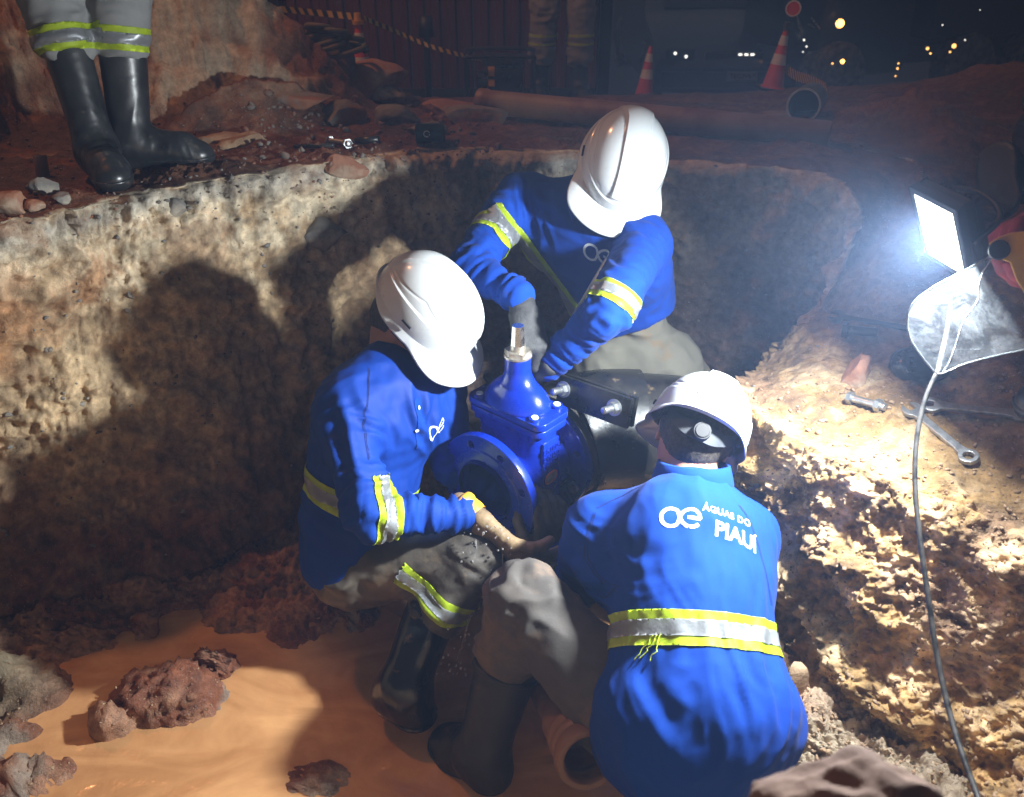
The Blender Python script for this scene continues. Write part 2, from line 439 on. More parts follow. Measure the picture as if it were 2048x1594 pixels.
def build_terrain():
    n = len(ST); names = range(4)
    rings = [np.array([s[k] for s in ST], float) for k in names]
    cnt = [s[4] for s in ST]
    def closed(P):
        out = []
        for i in range(n):
            p0, p1, p2, p3 = P[(i - 1) % n], P[i], P[(i + 1) % n], P[(i + 2) % n]
            f = (np.arange(cnt[i]) / cnt[i])[:, None]
            out.append(0.5 * ((2 * p1) + (-p0 + p2) * f + (2 * p0 - 5 * p1 + 4 * p2 - p3) * f * f + (-p0 + 3 * p1 - 3 * p2 + p3) * f ** 3))
        return np.concatenate(out)
    foot, rim, o1, o2 = [closed(r) for r in rings]
    ctr = np.array([-.1, 1.35, 0.0])
    base = []; reg = []
    f0 = foot.copy(); f0[:, 2] = 0
    for t in np.linspace(0.02, 1, 210)[:-1]:                         # floor
        p = ctr * (1 - t) + f0 * t; p = p.copy()
        p[:, 2] = floor_h(p[:, 0], p[:, 1]); e = sstep(.55, 1, t)
        p[:, 2] = p[:, 2] * (1 - e) + np.maximum(p[:, 2], foot[:, 2]) * e
        base.append(p); reg.append(np.full(len(p), 0.0))
    low = foot.copy(); low[:, 2] = np.maximum(floor_h(foot[:, 0], foot[:, 1]), foot[:, 2])
    for t in np.linspace(0, 1, 176)[:-1]:                            # wall
        p = low * (1 - t) + rim * t; out = rim - ctr; out[:, 2] = 0
        out /= np.linalg.norm(out, axis=1)[:, None]
        bul = 0.05 * math.sin(PI * t) - 0.10 * math.exp(-((t) / .12) ** 2) * 0.3
        s = np.arange(len(p)) / 60.0
        rt = sstep(.40, .55, p[:, 0]) * sstep(2.1, 1.9, p[:, 1]); p = p - out * (rt * .085 * math.sin(PI * t) ** .8)[:, None]
        p = p + out * (bul * np.ones(len(p)) + 0.03 * np.sin(PI * t) * np.sin(s * 2.1))[:, None]
        base.append(p); reg.append(np.full(len(p), 1.0 + t))
    m = [(rim, o1, 100, 1.0), (o1, o2, 60, 1.0)]
    for A, B, c, _ in m:
        for t in np.linspace(0, 1, c + 1)[:-1]:
            base.append(A * (1 - t) + B * t); reg.append(np.full(len(A), 2.0 + t))
    d = o2 - ctr; d[:, 2] = 0; d /= np.linalg.norm(d, axis=1)[:, None]
    for t in np.linspace(0, 1, 40) ** 2.2:
        p = o2 + d * 45 * t; p[:, 2] = o2[:, 2]; base.append(p); reg.append(np.full(len(p), 3.0))
    G = np.array(base); R = np.array(reg); nr, na = R.shape
    gm = R >= 2.0
    ex = ground_extra(G[..., 0].ravel(), G[..., 1].ravel()).reshape(R.shape)
    near = np.where(R < 3, np.clip(R - 2.0, 0, 1), 1)
    G[..., 2] += np.where(gm, ex * np.clip(near * 4, 0, 1), 0)
    V = G.reshape(-1, 3); Rf = R.ravel()
    ii, jj = np.meshgrid(np.arange(nr - 1), np.arange(na), indexing='ij'); j2 = (jj + 1) % na
    Q = np.stack([ii * na + jj, ii * na + j2, (ii + 1) * na + j2, (ii + 1) * na + jj], -1).reshape(-1, 4)
    N = vnormals(V, Q)
    for _ in range(3):                                               # softened normals across the rim
        Ng = N.reshape(nr, na, 3); Ng = (Ng + np.roll(Ng, 1, 1) + np.roll(Ng, -1, 1) + np.roll(Ng, 3, 0) + np.roll(Ng, -3, 0)) / 5
        Ng[:3] = N.reshape(nr, na, 3)[:3]; Ng[-3:] = N.reshape(nr, na, 3)[-3:]
        N = Ng.reshape(-1, 3)
    N /= np.linalg.norm(N, axis=1)[:, None] + 1e-9
    if N[:, 2].mean() < 0: N = -N; Q = Q[:, ::-1]
    x, y, z = V.T
    wall = sstep(.9, 1.1, Rf) * sstep(2.0, 1.97, Rf) ; topw = sstep(2.0, 2.02, Rf)
    right = sstep(.35, .5, x) * sstep(2.2, 1.9, y) * (Rf > .9)        # crumbly right bank
    leftw = wall * (1 - right)
    near_ = np.clip(np.linalg.norm(V - ctr, axis=1), 0, 6) < 4.5
    A_ = V * near_[:, None]
    big = fbm(A_ * 2.6, 3, seed=1); mid = fbm(A_ * 8, 3, seed=5); fine = fbm(A_ * 26, 3, .55, seed=9); rid = fbm(A_ * 5.5, 4, .55, seed=21, ridged=True)
    w1 = worley(A_ * 22, 3); w2 = worley(A_ * 55, 4); w3 = worley(A_ * 7, 8)
    rid2 = fbm(A_ * 17, 4, .6, seed=121, ridged=True) - .6; rid3 = fbm(A_ * 46, 3, .6, seed=131, ridged=True) - .6
    crumb = (rid2 * .010 + rid3 * .006) * .8 + 0 * (0.55 - w1) * 0.011 + (0.55 - w2) * 0.006
    cm = sstep(-.15, .5, fbm(A_ * 3.3, 2, seed=31))
    disp = np.zeros(len(V))
    # left and back wall: spade-cut, fairly smooth with pits and a few embedded stones
    disp += leftw * (big * .035 + mid * .024 + fine * .0095 + rid2 * .008 + rid * .018 + (0.5 - w1) * .006 * cm + np.clip(0.32 - w3, 0, 1) * .05 * sstep(.1, .5, noise(A_ * 6, 77)))
    # horizontal ledges on the right bank
    zz = (z + 0.05 * noise(A_ * 3, 55) + 0.25 * (x - .6) * 0.4) * 6.0
    led = np.abs((zz % 1) - .5) * 2; led = sstep(.15, .9, led)
    disp += right * (Rf < 2.0) * (big * .024 + rid * .013 + (led - .5) * .024 * (0.4 + cm) + mid * .018 + crumb * 1.2 + fine * .006)
    disp += right * (Rf >= 2.0) * (Rf < 2.99) * (big * .015 + mid * .012 + crumb * (0.4 + 1.2 * cm) + fine * .004)
    disp += np.where((Rf >= 2.0) & (right < .5), (mid * .012 + fine * .004 + crumb * cm * 1.0 + big * .012) * sstep(2.0, 2.08, Rf) * np.where(Rf < 3, 1, .5), 0)
    gs = np.tile(np.arange(na) / 60.0, nr); disp += leftw * (noise(np.stack([gs * 22, z * 4.2, gs * 0], 1), 301) * .003 + np.clip(noise(np.stack([gs * 9, z * 1.6, gs * 0 + 4], 1), 302) - .25, 0, 1) * -.03 + sstep(-.1, .45, noise(A_ * 4.5, 303)) * rid2 * .009 + np.abs(noise(A_ * 6.5, 305)) * .030)
    fl = (Rf < 1.0) * sstep(0, .05, Rf + .05)
    isl = sstep(.03, .07, z) * fl
    disp += fl * (mid * .004 + fine * .0018) + isl * (rid2 * .012 + rid3 * .013 + mid * .022 + fine * .007)
    heapm = np.where(Rf >= 2.0, sstep(.04, .2, ex.ravel() + .0 * z), 0)
    disp += heapm * (rid * .02 + crumb * 1.2 + mid * .02)
    # the rim: broken edge of the old road surface
    s_ = np.tile(np.arange(na) / 14.0, nr)
    rimz = np.exp(-((Rf - 2.0) / .035) ** 2) * (1 - right)
    V2 = V + N * (disp * near_)[:, None]
    jag = fbm(np.stack([s_, s_ * 0, z * 9], 1), 4, .6, seed=41)
    o_ = V - ctr; o_[:, 2] = 0; o_ /= np.linalg.norm(o_, axis=1)[:, None] + 1e-9
    cid = np.floor(s_ * 1.1 + 1.2 * noise(np.stack([s_ * .9, z * 6, s_ * 0], 1), 44)).astype(np.int64); chunk = (_hash(cid, cid * 0, (z * 11).astype(np.int64), 5) & 255) / 255.0 - .45
    lipm = sstep(1.90, 1.93, Rf) * sstep(2.035, 2.01, Rf) * (1 - right)
    V2 += o_ * (np.exp(-((Rf - 1.95) / .10) ** 2) * (1 - right) * jag * .022)[:, None] - o_ * (lipm * (chunk * .036 + .012))[:, None]
    V2[:, 2] += rimz * noise(A_ * 12, 91) * .008
    # ------- soil colours (earth layers, damp staining, some painted shade)
    def C(*c): return np.array(c)
    n1 = fbm(A_ * 3.2, 4, .6, seed=61); n2 = fbm(A_ * 9, 4, .6, seed=62); n3 = fbm(A_ * 1.3, 2, seed=63); n4 = fbm(A_ * 20, 3, .6, seed=64)
    hw = np.clip(z, 0, 1.0)
    def mixc(a, b, t): t = np.clip(t, 0, 1)[:, None]; return a * (1 - t) + b * t
    ones = np.ones((len(V), 1))
    tan = ones * C(.56, .405, .235); pale = ones * C(.64, .535, .375); red = ones * C(.165, .060, .030); brown = ones * C(.28, .170, .095)
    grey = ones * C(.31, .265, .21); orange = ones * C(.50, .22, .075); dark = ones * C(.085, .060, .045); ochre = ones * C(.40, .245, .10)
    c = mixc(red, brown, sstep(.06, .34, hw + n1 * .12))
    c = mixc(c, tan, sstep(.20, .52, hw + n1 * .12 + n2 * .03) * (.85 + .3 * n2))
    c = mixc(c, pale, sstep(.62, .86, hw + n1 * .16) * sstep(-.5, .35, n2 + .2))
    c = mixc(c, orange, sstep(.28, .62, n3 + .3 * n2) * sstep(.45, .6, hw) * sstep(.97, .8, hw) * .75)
    c = mixc(c, brown, sstep(.25, .6, -n1 + .5 * n2) * .6)
    # back wall behind the men: greyer, with the worker's shadow painted darker into the soil
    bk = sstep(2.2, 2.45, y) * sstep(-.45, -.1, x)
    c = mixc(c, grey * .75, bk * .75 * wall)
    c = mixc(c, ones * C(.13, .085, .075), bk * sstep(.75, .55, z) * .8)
    # right bank: ochre
    rb = mixc(brown * 1.2, ochre, sstep(-.45, .25, n1 + .35 * n4)); rb = mixc(rb, tan, sstep(.1, .5, n2) * .6)
    rb = mixc(rb, red * 1.6, sstep(.35, .65, n1 * .6 - n3) * .35)
    rb = mixc(rb, ones * C(.36, .27, .19), sstep(.55, 1.2, Rf - 1.9) * .7 * sstep(-.2, .3, n2))
    rb = rb * (1.12 - .42 * sstep(1.95, 2.1, Rf))[:, None]  # lamp falloff evened out in the colour: bank face lighter, shelf top darker
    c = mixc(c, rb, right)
    # floor: wet red mud
    mud = mixc(red * 1.25, ones * C(.36, .19, .11), sstep(-.2, .4, n2)); mud = mixc(mud, grey, sstep(.45, .7, n1) * .8)
    mud = mixc(mud, ones * C(.40, .31, .21), sstep(.45, .6, x) * sstep(-.4, .4, n1))
    c = mixc(mud, c, sstep(.96, 1.05, Rf))
    gl = np.exp(-(((x + 1.20) / .13) ** 2 + ((y - 1.39) / .10) ** 2)); c = mixc(c, ones * C(.24, .23, .15), gl * .8 * (Rf < 1))
    # ground on top: reddish dirt over asphalt
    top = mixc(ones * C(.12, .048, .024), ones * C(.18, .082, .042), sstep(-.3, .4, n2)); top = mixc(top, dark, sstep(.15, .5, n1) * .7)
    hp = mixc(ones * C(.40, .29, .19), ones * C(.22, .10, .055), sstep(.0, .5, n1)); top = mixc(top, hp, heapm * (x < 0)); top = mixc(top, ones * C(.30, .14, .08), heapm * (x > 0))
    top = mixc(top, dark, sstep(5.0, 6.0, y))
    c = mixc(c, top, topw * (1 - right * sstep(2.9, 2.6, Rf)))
    # thin band of old asphalt just under the rim
    asp = np.exp(-((Rf - 1.965) / .028) ** 2) * (1 - right) * sstep(-.5, .0, n1 + .2)
    c = mixc(c, ones * C(.36, .35, .32), asp * .6)
    c = c * np.clip(1 + (.30 * n4 + .22 * n2) * (wall + right)[:, None].ravel(), .35, 1.7)[:, None]
    c = c * (1 - .28 * (wall * sstep(.25, .6, noise(A_ * 16, 201))))[:, None]
    wet = np.clip((Rf < 1.0) * 1.0 * (1 - .3 * sstep(.5, .7, x)) + leftw * sstep(.38, .12, hw + .08 * n1), 0, 1)
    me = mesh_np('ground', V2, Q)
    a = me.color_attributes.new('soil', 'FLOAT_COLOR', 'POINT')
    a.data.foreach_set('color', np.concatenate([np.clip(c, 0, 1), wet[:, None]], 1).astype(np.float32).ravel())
    m, nt, Nn, L, B = new_mat('soil')
    at_ = Nn.new('ShaderNodeAttribute'); at_.attribute_name = 'soil'
    tc = Nn.new('ShaderNodeTexCoord')
    def nz(sc, det, ro=.6):
        q = Nn.new('ShaderNodeTexNoise'); q.inputs['Scale'].default_value = sc; q.inputs['Detail'].default_value = det; q.inputs['Roughness'].default_value = ro
        L.new(tc.outputs['Object'], q.inputs['Vector']); return q
    q1 = nz(34, 8, .7); mr = Nn.new('ShaderNodeMapRange'); mr.inputs['From Min'].default_value = .3; mr.inputs['From Max'].default_value = .7
    mr.inputs['To Min'].default_value = .55; mr.inputs['To Max'].default_value = 1.4; L.new(q1.outputs['Fac'], mr.inputs['Value'])
    sc = Nn.new('ShaderNodeVectorMath'); sc.operation = 'SCALE'; L.new(at_.outputs['Color'], sc.inputs[0]); L.new(mr.outputs['Result'], sc.inputs['Scale'])
    # pale and dark grit
    vo = Nn.new('ShaderNodeTexVoronoi'); vo.inputs['Scale'].default_value = 130; L.new(tc.outputs['Object'], vo.inputs['Vector'])
    gr = Nn.new('ShaderNodeMapRange'); gr.inputs['From Min'].default_value = .16; gr.inputs['From Max'].default_value = .10; L.new(vo.outputs['Distance'], gr.inputs['Value'])
    q3 = nz(11, 3); g2 = Nn.new('ShaderNodeMath'); g2.operation = 'MULTIPLY'; L.new(gr.outputs['Result'], g2.inputs[0]); L.new(q3.outputs['Fac'], g2.inputs[1])
    gc = Nn.new('ShaderNodeVectorMath'); gc.operation = 'SCALE'; L.new(vo.outputs['Color'], gc.inputs[0]); gc.inputs['Scale'].default_value = .55
    mx = Nn.new('ShaderNodeMix'); mx.data_type = 'RGBA'; L.new(g2.outputs[0], mx.inputs['Factor']); L.new(sc.outputs[0], mx.inputs['A'])
    hs = Nn.new('ShaderNodeHueSaturation'); hs.inputs['Saturation'].default_value = .25; L.new(gc.outputs[0], hs.inputs['Color']); L.new(hs.outputs['Color'], mx.inputs['B'])
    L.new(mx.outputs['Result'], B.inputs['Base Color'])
    rr = Nn.new('ShaderNodeMapRange'); rr.inputs['To Min'].default_value = .93; rr.inputs['To Max'].default_value = .40; L.new(at_.outputs['Alpha'], rr.inputs['Value'])
    L.new(rr.outputs['Result'], B.inputs['Roughness']); B.inputs['Specular IOR Level'].default_value = .35
    q2 = nz(70, 8, .68); b1 = Nn.new('ShaderNodeBump'); b1.inputs['Strength'].default_value = .9; b1.inputs['Distance'].default_value = .010
    L.new(q2.outputs['Fac'], b1.inputs['Height'])
    q4 = nz(260, 4, .6); b2 = Nn.new('ShaderNodeBump'); b2.inputs['Strength'].default_value = .5; b2.inputs['Distance'].default_value = .002
    L.new(q4.outputs['Fac'], b2.inputs['Height']); L.new(b1.outputs['Normal'], b2.inputs['Normal']); L.new(b2.outputs['Normal'], B.inputs['Normal'])
    o = link('ground', me, m); tag(o, kind='structure')
    return o, V2, Q
ground, GV, GQ = build_terrain()
GB = BVHTree.FromPolygons([Vector(v) for v in GV], GQ.tolist())
def drop(x, y, z0=4.0):
    h = GB.ray_cast(Vector((x, y, z0)), Vector((0, 0, -1)))
    return h[0].z if h[0] is not None else 0.0

# muddy water
def build_water():
    xs = np.linspace(-2.0, .75, 420); ys = np.linspace(.6, 2.2, 260)
    X, Y = np.meshgrid(xs, ys, indexing='ij'); P = np.stack([X.ravel(), Y.ravel(), np.zeros(X.size)], 1)
    d = np.hypot(P[:, 0] + .12, P[:, 1] - 1.46)
    wv = .0003 * np.sin(d * 150 + 4 * noise(P * 5, 3)) * np.exp(-((d - .30) / .26) ** 2) * sstep(-.4, .5, noise(P * 3.1, 9))
    wv += .0022 * fbm(P * np.array([9, 16, 1]), 3, seed=71) * sstep(-.5, .6, noise(P * 2.2, 12))
    P[:, 2] = WATER_Z + wv
    nx, ny = X.shape; i, j = np.meshgrid(np.arange(nx - 1), np.arange(ny - 1), indexing='ij')
    Q = np.stack([i * ny + j, (i + 1) * ny + j, (i + 1) * ny + j + 1, i * ny + j + 1], -1).reshape(-1, 4)
    m, nt, Nn, L, B = new_mat('muddy_water')
    tc = Nn.new('ShaderNodeTexCoord'); mp = Nn.new('ShaderNodeMapping'); mp.inputs['Scale'].default_value = (2.2, 5.0, 1); mp.inputs['Rotation'].default_value = (0, 0, .5)
    L.new(tc.outputs['Object'], mp.inputs['Vector'])
    n = Nn.new('ShaderNodeTexNoise'); n.inputs['Scale'].default_value = 1.6; n.inputs['Detail'].default_value = 5; n.inputs['Distortion'].default_value = 1.6
    L.new(mp.outputs['Vector'], n.inputs['Vector'])
    r = Nn.new('ShaderNodeValToRGB'); r.color_ramp.elements[0].position = .3; r.color_ramp.elements[1].position = .7
    r.color_ramp.elements[0].color = (.40, .19, .075, 1); r.color_ramp.elements[1].color = (.62, .335, .145, 1)
    L.new(n.outputs['Fac'], r.inputs['Fac']); L.new(r.outputs['Color'], B.inputs['Base Color'])
    B.inputs['Roughness'].default_value = .16; B.inputs['Specular IOR Level'].default_value = .5
    n2 = Nn.new('ShaderNodeTexNoise'); n2.inputs['Scale'].default_value = 46; n2.inputs['Detail'].default_value = 4; L.new(tc.outputs['Object'], n2.inputs['Vector'])
    b = Nn.new('ShaderNodeBump'); b.inputs['Strength'].default_value = .28; b.inputs['Distance'].default_value = .004; L.new(n2.outputs['Fac'], b.inputs['Height']); L.new(b.outputs['Normal'], B.inputs['Normal'])
    o = link('water', mesh_np('water', P, Q), m); tag(o, kind='structure'); return o
water = build_water()
# ------------------------------------------------------------------ materials
M = {}
M['valve'] = mat('blue_epoxy', (.003, .022, .33), (.004, .030, .42), 12, .22, .34, spec=.5, coat=.25, bump=.25, bscale=45, c3=(.05, .045, .05), s3=34, t3=(.69, .76))
M['valve_in'] = mat('blue_epoxy_inside', (.003, .02, .20), None, rough=.35)
M['steel'] = mat('galvanised_steel', (.55, .57, .58), (.35, .36, .36), 60, .28, .5, metal=.9, bump=.3, bscale=200)
M['chrome'] = mat('bright_steel', (.70, .71, .70), (.40, .38, .34), 50, .16, .4, metal=1.0)
M['zinc'] = mat('dirty_steel', (.42, .36, .27), (.55, .52, .47), 60, .35, .5, metal=.8)
M['white_dot'] = mat('white_sealant', (.75, .80, .85), rough=.4)
M['black_pipe'] = mat('black_pipe_coating', (.010, .010, .011), (.030, .026, .022), 9, .28, .6, bump=.5, bscale=50, c3=(.22, .16, .09), s3=14, t3=(.56, .68))
M['black_paint'] = mat('black_paint', (.008, .009, .010), (.025, .024, .022), 14, .22, .5, bump=.3, bscale=60, c3=(.16, .12, .08), s3=30, t3=(.62, .72), spec=.6)
M['rubber'] = mat('rubber_gasket', (.02, .02, .021), rough=.45, c2=(.20, .18, .15), scale=16)
M['boot'] = mat('black_rubber_boot', (.012, .0135, .015), (.030, .032, .034), 7, .27, .48, spec=.6, bump=.25, bscale=30, c3=(.10, .085, .07), s3=26, t3=(.60, .74))
M['boot_wet'] = mat('wet_rubber_boot', (.006, .007, .0075), (.012, .012, .012), 7, .12, .3, spec=.7, bump=.35, bscale=24, c3=(.10, .055, .03), s3=16, t3=(.60, .72))
M['boot_mud'] = mat('muddy_rubber_boot', (.012, .012, .013), (.022, .020, .019), 9, .38, .6, bump=.3, bscale=40, c3=(.13, .075, .04), s3=13, t3=(.60, .70))
M['shirt'] = mat('royal_blue_knit', (.0030, .037, .27), (.0038, .045, .31), 5, .82, spec=.15, bump=.35, bscale=420, sheen=.03, bdist=.0008, wr=.6, c3=(.040, .042, .09), s3=9, t3=(.62, .80))
M['seam'] = mat('blue_seam_thread', (.0015, .014, .12), rough=.85)
M['shirt_wet'] = mat('royal_blue_knit_damp', (.0026, .030, .22), (.0036, .043, .30), 4, .6, .8, spec=.22, bump=.35, bscale=420, bdist=.0008, wr=.6, c3=(.05, .045, .06), s3=14, t3=(.66, .76))
M['trouser'] = mat('khaki_twill', (.165, .155, .122), (.135, .125, .098), 7, .85, spec=.2, bump=.35, bscale=300, c3=(.20, .13, .07), s3=9, t3=(.58, .70), bdist=.001, wr=.5)
M['trouser_wet'] = mat('wet_khaki_twill', (.095, .078, .058), (.05, .042, .034), 5, .35, .65, spec=.5, bump=.5, bscale=80, c3=(.17, .12, .075), s3=8, t3=(.52, .66), bdist=.002, wr=.9, wscale=11)
M['trouser_dark'] = mat('damp_grey_twill', (.105, .092, .080), (.055, .050, .046), 4.5, .7, .85, spec=.3, bump=.35, bscale=260, c3=(.15, .105, .075), s3=6, t3=(.54, .66), bdist=.001, wr=.5)
M['trouser_grey'] = mat('grey_twill', (.235, .24, .235), (.20, .205, .20), 6, .85, spec=.2, bump=.3, bscale=300, bdist=.001, wr=.5)
M['hi_yellow'] = mat('fluorescent_yellow_tape', (.62, .80, .03), (.52, .68, .03), 20, .55, bump=.2, bscale=120)
M['silver'] = mat('silver_reflective_tape', (.50, .52, .54), (.38, .40, .42), 16, .32, .5, metal=.35, bump=.3, bscale=90)
M['helmet'] = mat('white_helmet_plastic', (.55, .58, .58), (.62, .64, .64), 6, .20, .30, spec=.5, coat=.35, bump=.06, bscale=30, c3=(.42, .33, .25), s3=15, t3=(.665, .74))
M['helmet_clean'] = mat('clean_white_helmet_plastic', (.55, .59, .60), (.60, .63, .64), 6, .20, .28, spec=.5, coat=.35, c3=(.40, .36, .30), s3=42, t3=(.70, .78))
M['strap'] = mat('grey_harness_plastic', (.022, .027, .032), (.045, .05, .058), 30, .6, .75)
M['skin'] = mat('skin', (.42, .20, .125), (.36, .165, .105), 14, .5, spec=.4, bump=.2, bscale=150)
M['hair'] = mat('short_dark_hair', (.018, .014, .011), (.06, .05, .04), 120, .7, bump=.8, bscale=260)
M['glove_black'] = mat('black_knit_glove', (.018, .018, .019), (.035, .035, .037), 60, .7, bump=.6, bscale=240)
M['glove_mud'] = mat('muddy_glove', (.11, .075, .05), (.05, .035, .025), 26, .45, .7, bump=.6, bscale=110)
M['glove_wet'] = mat('wet_cotton_glove', (.30, .21, .115), (.13, .09, .05), 22, .30, .6, bump=.6, bscale=110, spec=.6)
M['yellow'] = mat('yellow_plastic', (.72, .38, .03), (.62, .32, .03), 30, .45)
M['pvc'] = mat('brown_pvc', (.23, .12, .06), (.17, .085, .045), 9, .40, .6, bump=.2, bscale=40, c3=(.16, .06, .03), s3=7, t3=(.52, .62))
M['pvc_dark'] = mat('brown_pvc_inside', (.17, .12, .085), (.12, .08, .06), 8, .5)
M['asphalt'] = mat('stone', (.22, .20, .175), (.12, .105, .09), 12, .9, bump=.9, bscale=30, c3=(.26, .11, .055), s3=4, t3=(.48, .6), bdist=.008)
M['stone_grey'] = mat('grey_stone', (.20, .19, .17), (.13, .12, .11), 14, .85, bump=.9, bscale=34, bdist=.006, c3=(.38, .33, .26), s3=6, t3=(.5, .64))
M['stone_red'] = mat('reddish_stone', (.34, .17, .10), (.24, .11, .065), 12, .85, bump=.9, bscale=30, bdist=.007, c3=(.40, .31, .22), s3=6, t3=(.5, .64))
M['near_rock'] = mat('brown_rock', (.26, .165, .12), (.17, .105, .08), 14, .95, bump=.6, bscale=30, bdist=.006)
M['clod'] = mat('earth_clod', (.36, .25, .15), (.25, .15, .085), 20, .95, bump=1.0, bscale=60, bdist=.006)
M['cable'] = mat('black_cable', (.010, .011, .012), (.05, .045, .04), 60, .4, .7)
M['cone_red'] = mat('orange_red_cone', (.62, .055, .02), (.5, .04, .02), 10, .5)
M['cone_white'] = mat('reflective_white_sleeve', (.75, .75, .76), (.6, .6, .62), 30, .35)
M['black'] = mat('black_plastic', (.012, .012, .013), rough=.5)
M['car_paint'] = mat('dark_car_paint', (.012, .016, .03), (.02, .024, .04), 3, .18, spec=.6, coat=.8)
M['glass_dark'] = mat('dark_window_glass', (.01, .012, .018), rough=.06, spec=.8)
M['wall_red'] = mat('maroon_sheet_metal', (.10, .018, .016), (.07, .014, .014), 2, .6, c3=(.05, .02, .018), s3=1.3)
M['green_cloth'] = mat('dusty_green_hose', (.10, .12, .07), (.16, .11, .07), 9, .7, bump=.4)
M['plaque'] = mat('silver_plaque', (.42, .42, .38), (.30, .24, .2), 90, .4, .6, metal=.6, bump=.5, bscale=300)
M['plaque_edge'] = mat('orange_sealant', (.75, .20, .12), rough=.5)

def emis(name, col, st):
    m, nt, N, L, B = new_mat(name); B.inputs['Base Color'].default_value = (*[min(c, .8) for c in col], 1)
    B.inputs['Emission Color'].default_value = (*col, 1); B.inputs['Emission Strength'].default_value = st; return m
M['led'] = emis('led_panel', (.92, .97, 1.0), 14.0)
M['amber'] = emis('amber_light', (1.0, .42, .08), 9.0)
M['amber_dim'] = emis('amber_marker_light', (1.0, .50, .14), 3.0)
M['white_spark'] = emis('white_light_and_glint', (1.0, .95, .85), 2.2)

def curve_mesh(name, splines, extrude, bevel=0.0, res=1):
    """closed 2d outlines (holes by nesting) -> solid mesh"""
    c = bpy.data.curves.new(name, 'CURVE'); c.dimensions = '2D'; c.fill_mode = 'BOTH'; c.extrude = extrude; c.bevel_depth = bevel; c.bevel_resolution = res
    for pts in splines:
        s = c.splines.new('POLY'); s.points.add(len(pts) - 1)
        for i, p in enumerate(pts): s.points[i].co = (p[0], p[1], 0, 1)
        s.use_cyclic_u = True
    o = bpy.data.objects.new(name, c); COL.objects.link(o)
    dg = bpy.context.evaluated_depsgraph_get(); dg.update()
    me = bpy.data.meshes.new_from_object(o.evaluated_get(dg)); me.name = name
    bpy.data.objects.remove(o); bpy.data.curves.remove(c)
    return me
def text_mesh(txt, size, extrude=0.0, offset=0.0, spacing=1.0, align='CENTER'):
    c = bpy.data.curves.new('lettering', 'FONT'); c.body = txt; c.size = size; c.extrude = extrude; c.offset = offset; c.space_character = spacing
    c.align_x = align; c.align_y = 'CENTER'; c.resolution_u = 4
    o = bpy.data.objects.new('lettering', c); COL.objects.link(o)
    dg = bpy.context.evaluated_depsgraph_get(); dg.update()
    me = bpy.data.meshes.new_from_object(o.evaluated_get(dg)); me.name = 'lettering'
    bpy.data.objects.remove(o); bpy.data.curves.remove(c); return me
def circ(r, n=48, c=(0, 0), ph=0.0): return [(c[0] + r * math.cos(2 * PI * i / n + ph), c[1] + r * math.sin(2 * PI * i / n + ph)) for i in range(n)]
def xform(me, Mx): me.transform(Mx); me.update(); return me

# ------------------------------------------------------------------ gate valve and the pipe it is bolted to
VC = at(1035, 940, 2.1); FX = v3(math.cos(math.radians(49)), math.sin(math.radians(49)), 0); FY = v3(-FX[1], FX[0], 0); FZ = v3(0, 0, 1)
VM = frame_m(VC, X=FX, Z=FZ)
valve = thing('gate_valve', 'glossy blue cast gate valve with round flanges held upright by the kneeling crew', 'valve')
valve.matrix_world = VM
def vpart(name, me, m, parent=valve): o = link(name, me, m, parent); return o
# body
f = Field()
f.cap(v3(-.10, 0, 0), v3(.10, 0, 0), .092, k=.02)
f.cap(v3(0, -.045, -.03), v3(0, .045, -.03), .098, k=.02, n=(1, 0, 0), s=.52)
f.cap(v3(0, -.045, .04), v3(0, .045, .16), .062, k=.03, n=(1, 0, 0), s=.8)
f.cap(v3(0, -.062, -.05), v3(0, -.062, .165), .048, k=.015, n=(0, 1, 0), s=.85)
f.cap(v3(0, .062, -.05), v3(0, .062, .165), .048, k=.015, n=(0, 1, 0), s=.85)
V_, Q_ = f.mesh(.004, cut=[((0, 0, .172), (0, 0, 1)), ((-.103, 0, 0), (-1, 0, 0)), ((.103, 0, 0), (1, 0, 0)), ((0, -.101, 0), (0, -1, 0)), ((0, .101, 0), (0, 1, 0)),
                        ((-.045, -.098, 0), (-.8, -.6, 0)) if False else ((0, -.4, 0), (0, -1, 0))])
